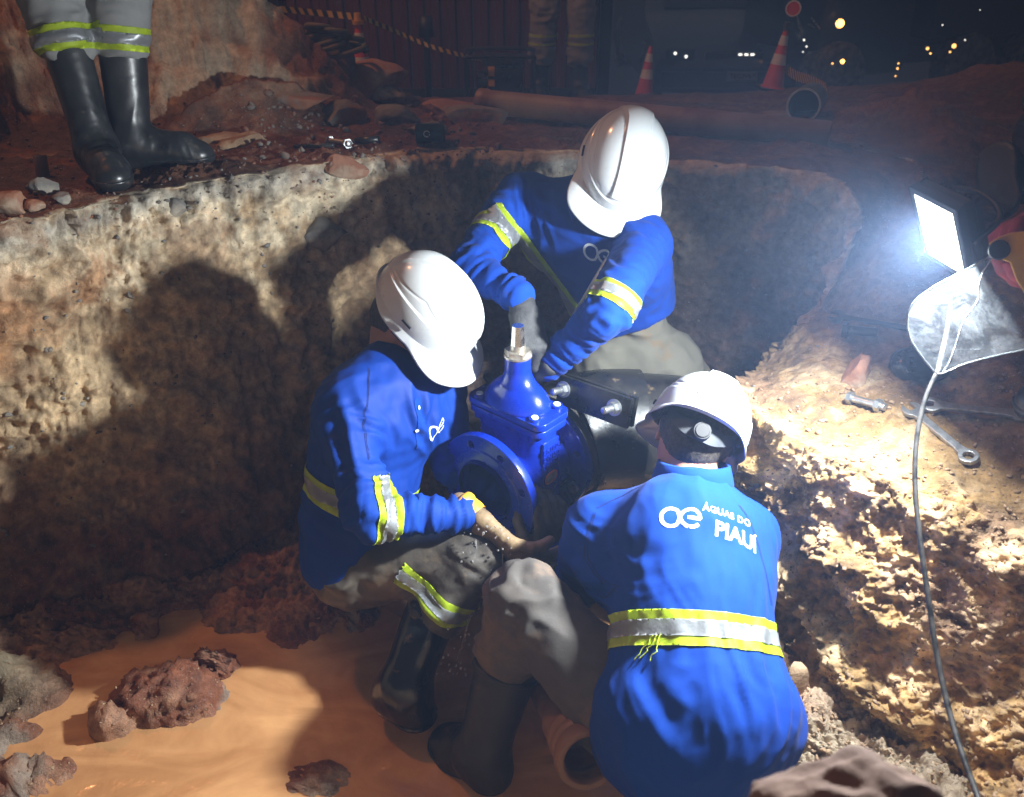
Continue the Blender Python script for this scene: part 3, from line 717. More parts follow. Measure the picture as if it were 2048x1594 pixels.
# bore opening
keep = ~((V_[Q_[:, 0], 0] < -.098) & (np.hypot(V_[Q_[:, 0], 1], V_[Q_[:, 0], 2]) < .084))
vpart('body', mesh_np('body', V_, Q_[keep]), M['valve'])
bm = bmesh.new(); Mz = frame_m((0, 0, 0), Y=(0, 1, 0), Z=(-1, 0, 0))
add_lathe(bm, [(.077, .128), (.077, .02), (.072, .0), (.072, -.03)], Mz, 64)
bmesh.ops.recalc_face_normals(bm, faces=bm.faces)
bm_obj('bore', bm, M['valve_in'], valve)
bm = bmesh.new(); add_lathe(bm, [(.0001, .01), (.05, .012), (.0745, .0)], Mz, 48); me = bpy.data.meshes.new('gate_disc'); bm.to_mesh(me); bm.free(); vpart('gate_disc', me, M['valve_in'])
for sx in (-1, 1):
    holes = [circ(.0115, 20, (.120 * math.cos(a), .120 * math.sin(a))) for a in [PI / 8 + k * PI / 4 for k in range(8)]]
    me = curve_mesh('flange', [circ(.1435, 96), circ(.078, 72)] + holes, .0085, .0022, 2)
    xform(me, frame_m((sx * .104, 0, 0), Y=(0, 1, 0), Z=(sx, 0, 0)))
    me.polygons.foreach_set('use_smooth', [True] * len(me.polygons)); me.set_sharp_from_angle(angle=math.radians(30))
    fl = vpart('flange', me, M['valve'])
    bm = bmesh.new(); prof = [(.079, .0115), (.082, .0138)]
    for i in range(9):
        r = .084 + i * .0025; prof += [(r, .0142), (r + .0012, .0136)]
    prof += [(.1065, .0140), (.108, .0105)]
    add_lathe(bm, prof, frame_m((sx * .104, 0, 0), Y=(0, 1, 0), Z=(sx, 0, 0)), 96)
    bmesh.ops.recalc_face_normals(bm, faces=bm.faces); me = bpy.data.meshes.new('raised_face'); bm.to_mesh(me); bm.free()
    for p in me.polygons: p.use_smooth = True
    link('raised_face', me, M['valve'], fl)
# bonnet plates
def rrect(hx, hy, r, n=6):
    out = []
    for cx, cy, a0 in ((hx - r, hy - r, 0), (-hx + r, hy - r, PI / 2), (-hx + r, -hy + r, PI), (hx - r, -hy + r, 1.5 * PI)):
        out += [(cx + r * math.cos(a0 + PI / 2 * k / n), cy + r * math.sin(a0 + PI / 2 * k / n)) for k in range(n + 1)]
    return out
for z0, hx_, hy_, th in ((.166, .053, .112, .0085), (.187, .055, .115, .0085)):
    me = curve_mesh('bonnet_flange', [rrect(hx_, hy_, .022)], th - .002, .0022, 2); xform(me, Matrix.Translation((0, 0, z0)))
    me.polygons.foreach_set('use_smooth', [True] * len(me.polygons)); me.set_sharp_from_angle(angle=math.radians(30)); vpart('bonnet_flange', me, M['valve'])
for z0 in (.177,):
    me = curve_mesh('bonnet_gasket', [rrect(.050, .108, .02)], .003, 0, 0); xform(me, Matrix.Translation((0, 0, z0))); vpart('bonnet_gasket', me, M['valve_in'])
f = Field()
f.cap(v3(0, -.030, .19), v3(0, .030, .19), .058, k=.02, n=(1, 0, 0), s=.88)
f.cap(v3(0, 0, .20), v3(0, 0, .245), .062, .034, k=.035)
f.cap(v3(0, 0, .23), v3(0, 0, .33), .031, .030, k=.014)
V_, Q_ = f.mesh(.0035, cut=[((0, 0, .194), (0, 0, -1)), ((0, 0, .318), (0, 0, 1))])
vpart('bonnet', mesh_np('bonnet', V_, Q_), M['valve'])
for sx, sy in ((-1, -.85), (-1, 0.0), (-1, .85), (1, -.85), (1, 0.0), (1, .85)):
    bm = bmesh.new(); c = v3(sx * .040, sy * .100, 0)
    add_cyl(bm, c + v3(0, 0, .190), c + v3(0, 0, .203), .0150, .0135, 24); o = bm_obj('bolt_cap', bm, M['valve'], valve, angle=35)
    bm = bmesh.new(); add_cyl(bm, c + v3(0, 0, .2032), c + v3(0, 0, .2058), .0092, .0080, 16); bm_obj('plug', bm, M['white_dot'], o, angle=35)
    bm = bmesh.new(); add_cyl(bm, c + v3(0, 0, .142), c + v3(0, 0, .160), .013, .0135, 16); bm_obj('boss', bm, M['valve'], valve, angle=35)
bm = bmesh.new(); add_cyl(bm, v3(0, 0, .316), v3(0, 0, .321), .0325, .0325, 32); add_cyl(bm, v3(0, 0, .3212), v3(0, 0, .332), .0315, .0305, 6); add_cyl(bm, v3(0, 0, .3322), v3(0, 0, .345), .0175, .0165, 24)
bm_obj('gland_nut', bm, M['zinc'], valve, angle=30)
bm = bmesh.new(); add_cyl(bm, v3(0, 0, .345), v3(0, 0, .392), .0170, .0140, 8, x=(1, .3, 0)); bm_obj('stem', bm, M['chrome'], valve, smooth=False)
def vd(y, z):                                                        # raised pad and letters on the narrow side
    return v3(0, -.1012, 0)
bm = bmesh.new(); add_box(bm, frame_m((0, -.0995, .055), X=(1, 0, 0), Z=(0, -1, 0)), .056, .150, .008, .002); bm_obj('text_panel', bm, M['valve'], valve, angle=30)
for i, (t, sz) in enumerate((('EN1074', .0185), ('DN150', .0195), ('EN1171', .0185))):
    me = text_mesh(t, sz, .0012, .0003); xform(me, frame_m((0, -.1045, .108 - i * .0215), X=(1, 0, 0), Z=(0, -1, 0))); vpart('cast_lettering', me, M['valve'])
me = curve_mesh('plaque', [rrect(.019, .012, .011)], .0012, .0004, 1); xform(me, frame_m((0, -.1055, .028), X=(1, 0, 0), Z=(0, -1, 0))); pq = vpart('plaque', me, M['plaque'])
me = curve_mesh('plaque_edge', [rrect(.0225, .0155, .0145), rrect(.0188, .0118, .0108)], .0008, .0004, 1); xform(me, frame_m((0, -.1055, .028), X=(1, 0, 0), Z=(0, -1, 0))); link('plaque_edge', me, M['plaque_edge'], pq)
me = curve_mesh('badge', [circ(.0075, 24)], .0006, .0002, 1); xform(me, frame_m((-.010, -.0560, .238), X=(1, 0, 0), Z=(-.25, -.8, .58))); vpart('badge', me, M['white_dot'])
def hexbolt(root, P, D, r=.011, L=.04, headw=.018, headh=.013, washer=.02, nut_at=None, mt='steel', thread=True, names=('bolt_shank', 'bolt_head')):
    """bolt whose head sits at P, shank runs along D"""
    D = np.array(D, float) / np.linalg.norm(D); P = np.array(P, float)
    bm = bmesh.new()
    n = int(L / .0022) if thread else 1
    M_ = frame_m(P, X=any_perp(D), Z=D)
    prof = [(.0001, 0)]
    for i in range(n):
        z = L * i / n; prof += [(r * .88, z), (r, z + L / n * .5)]
    prof += [(r * .8, L), (.0001, L + .001)]
    add_lathe(bm, prof, M_, 16); bm_obj(names[0], bm, M[mt], root)
    bm = bmesh.new(); add_cyl(bm, P - D * headh, P, headw * .94, headw, 6); add_cyl(bm, P - D * (headh + .0008), P - D * (headh), headw * .7, headw * .88, 18, cap=True); bm_obj(names[1], bm, M[mt], root, angle=25)
    if washer:
        bm = bmesh.new(); add_cyl(bm, P, P + D * .0025, washer, None, 28); bm_obj('washer', bm, M[mt], root, angle=30)
    if nut_at is not None:
        bm = bmesh.new(); add_cyl(bm, P + D * nut_at, P + D * (nut_at + headh * 1.1), headw, headw * .96, 6); bm_obj('nut', bm, M[mt], root, angle=25)
for a in (PI / 8 + k * PI / 4 for k in (1, 4, 5, 6, 7)):             # bolts through the rear flange only
    hexbolt(valve, v3(.091, .120 * math.cos(a), .120 * math.sin(a)), (1, 0, 0), .009, .035, .0155, .012, None, thread=False, names=('flange_bolt', 'flange_bolt_head'))

# main pipe: short flange adapter, then the big black pipe going under the bank on the right
pipe = thing('water_main', 'large black water main with bolted steel clamp running from the valve into the earth', 'pipe')
p0 = VC + FX * .118; ptsA = catmull([p0, p0 + FX * .07, p0 + v3(.155, .085, .010), p0 + v3(.36, .085, .0), p0 + v3(.62, .03, -.02), p0 + v3(.95, -.04, -.03)], 60)
bm = bmesh.new(); sweep(bm, ptsA, [.118 + .030 * float(sstep(4, 14, i)) for i in range(60)], 56); bm_obj('pipe', bm, M['black_pipe'], pipe)
bm = bmesh.new(); Mf = frame_m(p0, X=FY, Z=FX)
add_lathe(bm, [(.10, -.002), (.1425, -.002), (.1445, .002), (.1445, .020), (.142, .023), (.12, .026)], Mf, 72); bm_obj('backing_flange', bm, M['black_paint'], pipe, angle=30)
bm = bmesh.new(); add_lathe(bm, [(.119, .030), (.133, .030), (.136, .036), (.133, .050), (.120, .055)], Mf, 64); bm_obj('gasket_ring', bm, M['rubber'], pipe)
# clamp collar around the pipe with upright bolting lug
i0, i1 = 14, 30
bm = bmesh.new(); sweep(bm, ptsA[i0:i1], .158, 56); bm_obj('clamp_band', bm, M['black_paint'], pipe, angle=40)
LM_ = frame_m((at(1110, 782, 2.035) + at(1267, 822, 1.965)) / 2, X=at(1267, 822, 1.965) - at(1110, 782, 2.035), Z=(-FX[0], -FX[1], .25))
bm = bmesh.new(); add_box(bm, LM_, .205, .072, .012, .002); bm_obj('clamp_lug', bm, M['black_paint'], pipe, angle=30)
bm = bmesh.new(); add_box(bm, LM_ @ Matrix.Translation((0, 0, -.022)), .205, .072, .012, .002); bm_obj('clamp_lug', bm, M['black_paint'], pipe, angle=30)
for lx in (-.085, .062):
    P = np.array(LM_ @ Vector((lx, .004, .006))); D = np.array(LM_.to_3x3() @ Vector((0, 0, 1)))
    bm = bmesh.new(); add_cyl(bm, P, P + D * .003, .020, None, 32); bm_obj('washer', bm, M['steel'], pipe, angle=30)
    bm = bmesh.new(); add_cyl(bm, P + D * .003, P + D * .016, .0150, .0145, 6); bm_obj('nut', bm, M['steel'], pipe, angle=25)
    bm = bmesh.new(); prof = [(.0001, 0)] + [q for i in range(16) for q in ((.0075, .045 * i / 16), (.0088, .045 * (i + .5) / 16))] + [(.007, .045), (.0001, .0455)]
    add_lathe(bm, prof, frame_m(P, X=any_perp(D), Z=D), 16); bm_obj('stud', bm, M['steel'], pipe)

# ------------------------------------------------------------------ brown pvc pieces lying in the mud
def socket_pipe(label, mouth, D, r, L, ribs=0):
    root = thing('pvc_pipe', label, 'pipe'); D = np.array(D, float) / np.linalg.norm(D); Mx = frame_m(mouth, X=any_perp(D), Z=D)
    bm = bmesh.new()
    prof = [(r * .82, L), (r * .82, .10), (r * .84, .085), (r * .84, .012), (r * .90, .002), (r * .95, 0), (r * 1.12, .0), (r * 1.16, .006), (r * 1.16, .028), (r * 1.10, .036)]
    for k in range(ribs): prof += [(r * 1.02, .045 + k * .03), (r * 1.09, .052 + k * .03), (r * 1.09, .062 + k * .03), (r * 1.0, .068 + k * .03)]
    prof += [(r * 1.06, .10 + ribs * .02), (r * .93, .13 + ribs * .02), (r * .93, L)]
    add_lathe(bm, prof, Mx, 56); bm_obj('tube', bm, M['pvc'], root, angle=40)
    bm = bmesh.new(); add_lathe(bm, [(r * .845, .03), (r * .80, .034), (r * .80, .044), (r * .845, .048)], Mx, 48); bm_obj('seal', bm, M['pvc_dark'], root)
    bm = bmesh.new(); add_lathe(bm, [(.0001, .11), (r * .83, .11)], Mx, 40); bm_obj('silt', bm, M['pvc_dark'], root)
    return root
socket_pipe('brown plastic pipe with open socket mouth half sunk beside the squatting worker in front', at(1178, 1522, 1.56), at(1095, 1360, 1.86) - at(1178, 1522, 1.56), .052, .40, 2)
socket_pipe('brown plastic pipe whose socket mouth sticks out behind the worker holding the valve', at(640, 1106, 2.22), at(880, 1235, 2.24) - at(640, 1106, 2.22), .050, .34)

# ------------------------------------------------------------------ stones and clods
def rock_mesh(name, r, seed, flat=(1, 1, .7), sub=3, rough=.22, cuts=5):
    bm = bmesh.new(); bmesh.ops.create_icosphere(bm, subdivisions=sub, radius=1.0)
    rs = np.random.RandomState(seed); P = np.array([v.co for v in bm.verts])
    for _ in range(cuts):
        n = rs.normal(size=3); n /= np.linalg.norm(n); d = rs.uniform(.45, .8); k = P @ n; P = P - np.clip(k - d, 0, 9)[:, None] * n
    P = P * (1 + rough * .5 * fbm(P * 1.6 + seed, 3, seed=seed)[:, None]); P = P * np.array(flat) * r
    for v, p in zip(bm.verts, P): v.co = p
    me = bpy.data.meshes.new(name); bm.to_mesh(me); bm.free()
    for p in me.polygons: p.use_smooth = True
    me.set_sharp_from_angle(angle=math.radians(38)); return me
def stone(px, py, t, r, m, label, seed, flat=(1, 1, .7), rz=0.0, tilt=(0, 0), name='stone', group=None, onz=None, rough=.22, cuts=5, sub=4, cat='stone'):
    p = at(px, py, t) if t else atz(px, py, onz)
    d_ = p - CAM; dl = np.linalg.norm(d_); hh = GB.ray_cast(Vector(CAM), Vector(d_ / dl))
    if hh[0] is not None and abs(hh[3] - dl) < .6: p = np.array(hh[0]) + np.array(hh[1]) * r * .15
    o = link(name, rock_mesh(name, r, seed, flat, sub, rough, cuts), M[m]); o.location = p; o.rotation_euler = (tilt[0], tilt[1], rz)
    return tag(o, label, cat, group)
stone(1715, 755, 1.80, .050, 'stone_red', 'rust red stone with a grey face set in the shelf behind the zinc bolt', 3, (1, .7, 1.0), .4)
stone(1845, 735, 1.78, .062, 'black_paint', 'black tarry lump lying on the shelf under the clear visor', 9, (1.2, .9, .7), .2, name='tar_lump', cat='lump')
stone(95, 385, 2.36, .052, 'stone_grey', 'pale grey broken paving piece beside the rubber boots at the rim', 12, (1, .8, .8), .6, cuts=7)
stone(22, 415, 2.24, .045, 'stone_red', 'tan stone at the very edge of the picture on the rim', 14, (1.2, .9, .8), .1)
stone(70, 418, 2.24, .026, 'stone_red', 'small tan stone between the paving piece and the tan stone on the rim', 16, (1, 1, .8), .9)
stone(128, 400, 2.28, .028, 'stone_grey', 'flat grey chip leaning on the broken paving piece', 17, (1.1, .8, .7), 1.2, cuts=7)
stone(465, 290, 2.78, .060, 'clod', 'crumbly tan clod just beyond the toe of the side-on rubber boot', 21, (1.5, .9, .55), .3, name='clod', cat='clod', rough=.6)
stone(640, 468, 2.45, .075, 'stone_grey', 'pale wedge-shaped stone jutting from the pit wall above the lit patch', 24, (1.3, .8, .6), .5, (0.2, .3), cuts=7)
stone(345, 420, 2.17, .034, 'stone_grey', 'dark round stone embedded in the lit wall under the boots', 26, (1, .8, .9), .3)
stone(258, 592, 2.06, .014, 'stone_grey', 'little knobbly pebble sticking out of the lit pit wall', 27, (1, 1, 1), .3, name='pebble', cat='pebble', sub=3)
stone(742, 195, 3.45, .10, 'stone_grey', 'grey slab with a sloping top in the middle of the rubble', 31, (1.5, .8, .45), .2, (0, .1), cuts=8)
stone(800, 245, 3.15, .085, 'stone_grey', 'upright grey paving block with a straight side in the rubble', 32, (1.1, .7, .8), .1, cuts=8)
stone(680, 240, 3.15, .09, 'asphalt', 'jagged dark broken asphalt piece left of the grey paving block', 33, (1.1, .8, .6), .9, cuts=8)
stone(900, 225, 3.3, .085, 'stone_red', 'reddish rounded stone right of the grey paving block', 34, (1.4, .9, .5), .3)
stone(955, 240, 3.2, .085, 'asphalt', 'long dark slab lying in front of the brown pipe end', 35, (1.6, .7, .42), -.3, cuts=8)
stone(738, 182, 3.7, .14, 'stone_red', 'big tan boulder under the striped cone with the yellow lamp', 36, (1.25, .9, .75), .2, cuts=8)
stone(638, 108, 3.7, .10, 'stone_red', 'pointed rust stone standing on top of the hose pile', 37, (.8, .8, 1.15), .2, cuts=8)
stone(585, 150, 3.75, .08, 'stone_red', 'orange-lit stone left of the hose pile', 38, (.9, .9, .8), .8, cuts=7)
stone(560, 190, 3.5, .08, 'asphalt', 'dark jagged chunk at the foot of the hose pile', 39, (1.3, .9, .7), .5, cuts=7)
stone(610, 205, 3.35, .075, 'asphalt', 'dark flat chunk in front of the hose pile', 40, (1.4, .9, .5), .1, cuts=7)
stone(850, 262, 3.0, .055, 'stone_grey', 'low grey stone behind the small green can', 41, (1.5, .9, .5), .1)
stone(690, 335, 2.62, .055, 'stone_red', 'large flat stone set in the top of the back wall left of the dark notch', 42, (1.3, .5, .8), .1, cuts=8)
stone(1235, 305, 2.9, .06, 'asphalt', 'dark clod at the rim behind the bending worker', 43, (1.5, .9, .4), .1)
stone(2020, 835, 1.42, .085, 'black', 'dark rounded boot-like lump beside the wrenches on the shelf', 44, (1.2, .9, .8), .3, name='dark_lump', cat='lump') if False else None
o = stone(1690, 1680, .72, .068, 'near_rock', 'big brown rock close to the lens resting on the near rim', 46, (1.35, .9, 1.0), .2, rough=.30, cuts=0, sub=5, name='rock', cat='rock')
o = stone(1592, 1370, 2.0, .055, 'clod', 'smooth pale stone buried at the foot of the crumbly bank beside the blue shirt', 47, (.8, .6, 1.3), .5)
# loose gravel and crumbs, too many to count
def scatter(name, spots, m, sub=1):
    base = [rock_mesh('g', 1.0, 100 + k, (1, .75, .55), sub, 1.3, 6) for k in range(6)]
    BV = []; 
    for b in base:
        b.calc_loop_triangles(); BV.append((np.array([v.co for v in b.vertices]), np.array([t.vertices for t in b.loop_triangles])))
    Vs, Fs, n = [], [], 0
    for (p, r) in spots:
        v, t = BV[rng.randint(6)]; a = rng.uniform(0, 6.28, 3); Rm = np.array(Matrix.Rotation(a[0], 3, 'Z') @ Matrix.Rotation(a[1], 3, 'X'))
        Vs.append((v @ Rm.T) * r + p); Fs.append(t + n); n += len(v)
    for b in base: bpy.data.meshes.remove(b)
    o = link(name, mesh_np(name, np.concatenate(Vs), np.concatenate(Fs), smooth=False), M[m]); return tag(o, kind='stuff')
def on_terrain(cands, rfun, keep=None):
    out = []
    for (x, y) in cands:
        h = GB.ray_cast(Vector((x, y, 3.5)), Vector((0, 0, -1)))
        if h[0] is None: continue
        r = rfun(); out.append((np.array(h[0]) + v3(0, 0, r * .25), r))
    return out
def along_px(n, x0, x1, y0, y1, rfun, lim=3.6, filt=None):
    out = []
    for _ in range(n):
        px, py = rng.uniform(x0, x1), rng.uniform(y0, y1)
        if filt and not filt(px, py): continue
        d = at(px, py, 1) - CAM; h = GB.ray_cast(Vector(CAM), Vector(d))
        if h[0] is None or h[3] > lim: continue
        p = np.array(h[0])
        if p[2] < WATER_Z + .006 and p[1] < 2.2: continue
        r = rfun(); out.append((p + np.array(h[1]) * r * .2, r))
    return out
pw = lambda a, b, e=2.5: (lambda: a + (b - a) * rng.rand() ** e)
sp = along_px(2200, 1480, 2048, 740, 1594, pw(.002, .008, 3)) + along_px(500, 0, 500, 1200, 1594, pw(.002, .006, 3)) + along_px(500, 1150, 1700, 1350, 1594, pw(.002, .009))
scatter('soil_crumbs', sp, 'clod')
sp = along_px(900, 0, 1000, 200, 440, pw(.002, .009, 3), lim=3.6) + along_px(260, 480, 1000, 180, 330, pw(.004, .02, 3), lim=3.9)
scatter('rubble_gravel', sp, 'asphalt')
sp = along_px(900, 0, 1650, 330, 1150, pw(.0015, .012, 4)); scatter('wall_grit', sp, 'stone_grey')
# ------------------------------------------------------------------ people
def helmet(parent, c, fwd, up, m='helmet', name='helmet', sc=1.0):
    """hard hat; c = centre of the rim plane"""
    Mx = frame_m(c, X=fwd, Z=up) @ Matrix.Diagonal((sc, sc, sc, 1))
    na, ne = 260, 110; a_, b_, c_ = .134, .107, .128
    ph = np.linspace(-PI, PI, na, endpoint=False)
    rows = []
    E = np.concatenate([np.linspace(PI / 2 - 1e-3, 0, ne)])
    for e in E:
        ce, se = math.cos(e), math.sin(e)
        x = a_ * np.cos(ph) * ce ** .86; y = b_ * np.sin(ph) * ce ** .86; z = np.full(na, c_ * se ** .92)
        n = np.stack([x / a_ ** 2, y / b_ ** 2, z / c_ ** 2], 1); n /= np.linalg.norm(n, axis=1)[:, None]
        w = .030 + .010 * sstep(-.05, -.12, x) - .004 * sstep(.0, .12, x)
        zf = z / c_
        inb = sstep(0, .0035, w - np.abs(y)) * np.where(x > 0, sstep(.40, .43, zf), sstep(.22, .30, zf))
        edge = np.exp(-((w - np.abs(y)) / .0026) ** 2) * np.where(x > 0, sstep(.38, .41, zf), sstep(.2, .3, zf))
        edge = np.maximum(edge, np.exp(-((zf - .405) / .020) ** 2) * (x > 0) * (np.abs(y) < w))
        d = .0050 * inb + .0024 * edge
        # side crease and step above the rim
        cr = sstep(.30, .27, zf - .12 * (np.abs(np.sin(ph))) ** 2); d += .0028 * cr
        d -= .0012 * np.exp(-((zf - .62 + .25 * np.abs(np.cos(ph))) / .02) ** 2) * (np.abs(y) > .055)
        rows.append(np.stack([x, y, z], 1) + n * d[:, None])
    top = np.array(rows)
    base = top[-1]; out = np.stack([np.cos(ph) / a_, np.sin(ph) / b_, np.zeros(na)], 1); out /= np.linalg.norm(out, axis=1)[:, None]
    front = np.clip(np.cos(ph * 1.0), 0, 1); fr = sstep(.20, .80, front)
    back = sstep(.3, 1, -np.cos(ph))
    br = []
    for t in np.linspace(0, 1, 16)[1:]:
        L_ = .006 + .050 * fr; p = base + out * (L_ * t)[:, None]
        p[:, 2] += -.018 * t * (1 - .5 * fr) - fr * (.020 * t ** 1.6) + .022 * back * t + .008 * fr * (out[:, 1] ** 2) * t
        br.append(p)
    lip = br[-1].copy(); lip[:, 2] -= .0035; lip += out * .001; br.append(lip)
    lip2 = lip.copy() - out * .003; lip2[:, 2] -= .0005; br.append(lip2)
    outer = np.concatenate([top, np.array(br)]); nr = len(outer)
    inn = outer[::-1].copy(); cen = np.array([0, 0, .0])
    k = len(inn)
    nrm = inn - cen
    inner = []
    for r_ in outer[:-2][::-1]:
        q = r_.copy(); k_ = .972 + .026 * float(sstep(.01, -.02, r_[:, 2].mean())); q[:, :2] *= k_; q[:, 2] = q[:, 2] - .0035; inner.append(q)
    allr = np.concatenate([outer, np.array(inner)]); n_ = len(allr)
    V = allr.reshape(-1, 3); i, j = np.meshgrid(np.arange(n_ - 1), np.arange(na), indexing='ij'); j2 = (j + 1) % na
    Q = np.stack([i * na + j, (i + 1) * na + j, (i + 1) * na + j2, i * na + j2], -1).reshape(-1, 4)
    me = mesh_np(name, V, Q); me.transform(Mx)
    h = link(name, me, M[m], parent)
    # harness: headband strap, ratchet knob at the nape, side slots
    bm = bmesh.new(); R1 = []; R2 = []
    for kk, t in enumerate(np.linspace(PI * .38, PI * 1.62, 44)):
        cx, cy = .113 * math.cos(t), .090 * math.sin(t); dip = -.030 * sstep(.45, 1, -math.cos(t)) - .004
        hh = .013 + .006 * float(sstep(.80, 1, -math.cos(t)))
        R1.append([bm.verts.new(Mx @ Vector((cx * s_, cy * s_, dip + z_))) for s_, z_ in ((1, -hh), (1.0, hh), (.965, hh), (.965, -hh))])
    for A, B in zip(R1[:-1], R1[1:]):
        for q in range(4): bm.faces.new((A[q], A[(q + 1) % 4], B[(q + 1) % 4], B[q]))
    hb = bm_obj('headband', bm, M['strap'], parent, angle=40)
    bm = bmesh.new(); kc = v3(-.113, 0, -.034)
    add_cyl(bm, Mx @ Vector(kc), Mx @ Vector(kc + v3(-.012, 0, 0)), .0185, .0170, 28); add_cyl(bm, Mx @ Vector(kc + v3(-.0122, 0, 0)), Mx @ Vector(kc + v3(-.0145, 0, 0)), .0145, .0135, 28)
    bm_obj('ratchet_knob', bm, M['black'], hb, angle=35)
    for sy in (-1, 1):
        bm = bmesh.new(); add_box(bm, Mx @ frame_m((0.005, sy * .1115, .018), X=(1, 0, 0), Z=(0, sy, .16)), .026, .0045, .002, .0009); bm_obj('side_slot', bm, M['black'], h, angle=30)
        for sx in (.055, -.05):
            bm = bmesh.new(); sweep(bm, [np.array(Mx @ Vector(q)) for q in ((sx, sy * .088, -.010), (sx * .9, sy * .080, .03), (sx * .5, sy * .055, .085))], .006, 6); bm_obj('strap', bm, M['strap'], hb)
    return h, Mx

def hand(parent, wrist, d, palm, thumb_side, m, curl=(35, 45, 30), spread=6, name='glove', scale=1.0, cuff=True, cuffm=None, thumb_curl=1.0, seed=0):
    """wrist position, d = towards the fingers, palm = palm normal, thumb_side +1/-1 along d x palm"""
    d = np.array(d, float); d /= np.linalg.norm(d); n = np.array(palm, float); n = n - d * n.dot(d); n /= np.linalg.norm(n); s = np.cross(d, n) * thumb_side
    S_ = scale; f = Field(); w = np.array(wrist, float)
    f.cap(w - d * .03 * S_, w + d * .015 * S_, .029 * S_, .031 * S_, k=.012, n=n, s=.75)
    for i, o in enumerate((.027, .009, -.009, -.026)):
        f.cap(w + d * .015 * S_ + s * o * .7 * S_, w + d * .085 * S_ + s * o * S_, .015 * S_, .0135 * S_, k=.010)
    f.cap(w + d * .02 * S_ + s * .018 * S_ + n * .006 * S_, w + d * .05 * S_ + s * .024 * S_ + n * .01 * S_, .017 * S_, .012 * S_, k=.012)
    for i, (o, L_) in enumerate(((.029, .92), (.0095, 1.02), (-.0105, .96), (-.029, .78))):
        p = w + d * (.090 - .004 * abs(i - 1)) * S_ + s * o * S_; ang = 0; dd = d * math.cos(math.radians(spread * (1.2 - i))) + s * math.sin(math.radians(spread * (1.2 - i)))
        for k_, (l, r0, r1) in enumerate(((.042, .0122, .0112), (.027, .0112, .0105), (.022, .0105, .0088))):
            ang += math.radians(curl[k_] * (1 + .10 * (i - 1.5)))
            q = p + (dd * math.cos(ang) + n * math.sin(ang)) * l * L_ * S_
            f.cap(p, q, r0 * S_, r1 * S_, k=.0035); p = q
    p = w + d * .028 * S_ + s * .030 * S_ + n * .006 * S_
    for l, r0, r1, v in ((.040, .0150, .0125, d * .60 + s * .62 + n * .42), (.032, .0125, .0115, d * .80 + s * .12 + n * .50 * thumb_curl), (.024, .0115, .0092, d * .85 - s * .28 + n * .50 * thumb_curl)):
        v = v / np.linalg.norm(v); q = p + v * l * S_; f.cap(p, q, r0 * S_, r1 * S_, k=.005); p = q
    for p_ in f.p: p_['fold'] = dict(amp=.0010, fa=70, fr=30)
    V, Q = f.mesh(.0030); V = f.folds(V, Q, seed)
    g = link(name, mesh_np(name, V, Q), m, parent)
    if cuff:
        bm = bmesh.new(); prof = [(.0265 * S_, -.050), (.030 * S_, -.050), (.0325 * S_, -.044), (.0325 * S_, -.036), (.0305 * S_, -.030), (.0315 * S_, -.012), (.0300 * S_, .0)]
        Mx = frame_m(w, X=n * 0 + s, Z=d)
        Mx = Mx @ Matrix.Diagonal((1.12, .86, 1, 1))
        add_lathe(bm, prof, Mx, 36); bm_obj('cuff', bm, cuffm or m, g)
    return g

def band(parent, me_v, me_q, c, ax, hw, r, name='reflective_band', scatter_noise=0.0):
    """three-strip tape sewn on a sleeve or trouser leg: yellow, silver, yellow"""
    ax = np.array(ax, float); ax /= np.linalg.norm(ax); c = np.array(c, float)
    res = None
    for nm, w, off, m in ((name, hw, .0022, M['hi_yellow']), ('silver_strip', hw * .46, .0036, M['silver'])):
        cen = me_v[me_q].mean(1); dd = np.abs((cen - c) @ ax); rad = np.linalg.norm((cen - c) - ((cen - c) @ ax)[:, None] * ax, axis=1)
        sel = (dd < w + .012) & (rad < r)
        if not sel.any(): continue
        q = me_q[sel]; u, inv = np.unique(q, return_inverse=True); v = me_v[u]; q = inv.reshape(q.shape)
        bm = bmesh.new(); vs = [bm.verts.new(p) for p in v]
        for a in q:
            try: bm.faces.new([vs[i] for i in a])
            except ValueError: pass
        for sg in (-1, 1):
            g = bm.verts[:] + bm.edges[:] + bm.faces[:]
            bmesh.ops.bisect_plane(bm, geom=g, plane_co=Vector(c + ax * sg * w), plane_no=Vector(ax * sg), clear_outer=True)
        bm.normal_update()
        # keep the largest island
        seen = set(); best = []
        for v0 in bm.verts:
            if v0 in seen: continue
            st = [v0]; isl = []; seen.add(v0)
            while st:
                x = st.pop(); isl.append(x)
                for e in x.link_edges:
                    y = e.other_vert(x)
                    if y not in seen: seen.add(y); st.append(y)
            if len(isl) > len(best): best = isl
        bs = set(best); bmesh.ops.delete(bm, geom=[x for x in bm.verts if x not in bs], context='VERTS'); bm.normal_update()
        P = [v_.co.copy() for v_ in bm.verts]; Nn = [v_.normal.copy() for v_ in bm.verts]
        wob = noise(np.array([p for p in P]) * 60, 5) * .0006 if P else []
        for v_, p, nn, wb in zip(bm.verts, P, Nn, wob): v_.co = p + nn * (off + float(wb))
        r_ = bmesh.ops.extrude_face_region(bm, geom=bm.faces[:]); ev = [x for x in r_['geom'] if isinstance(x, bmesh.types.BMVert)]
        for x in ev: x.co -= x.normal * .0 
        me = bpy.data.meshes.new(nm); bm.normal_update()
        bm.to_mesh(me); bm.free()
        for p in me.polygons: p.use_smooth = True
        o = link(nm, me, m, parent if res is None else res)
        if res is None: res = o
    return res

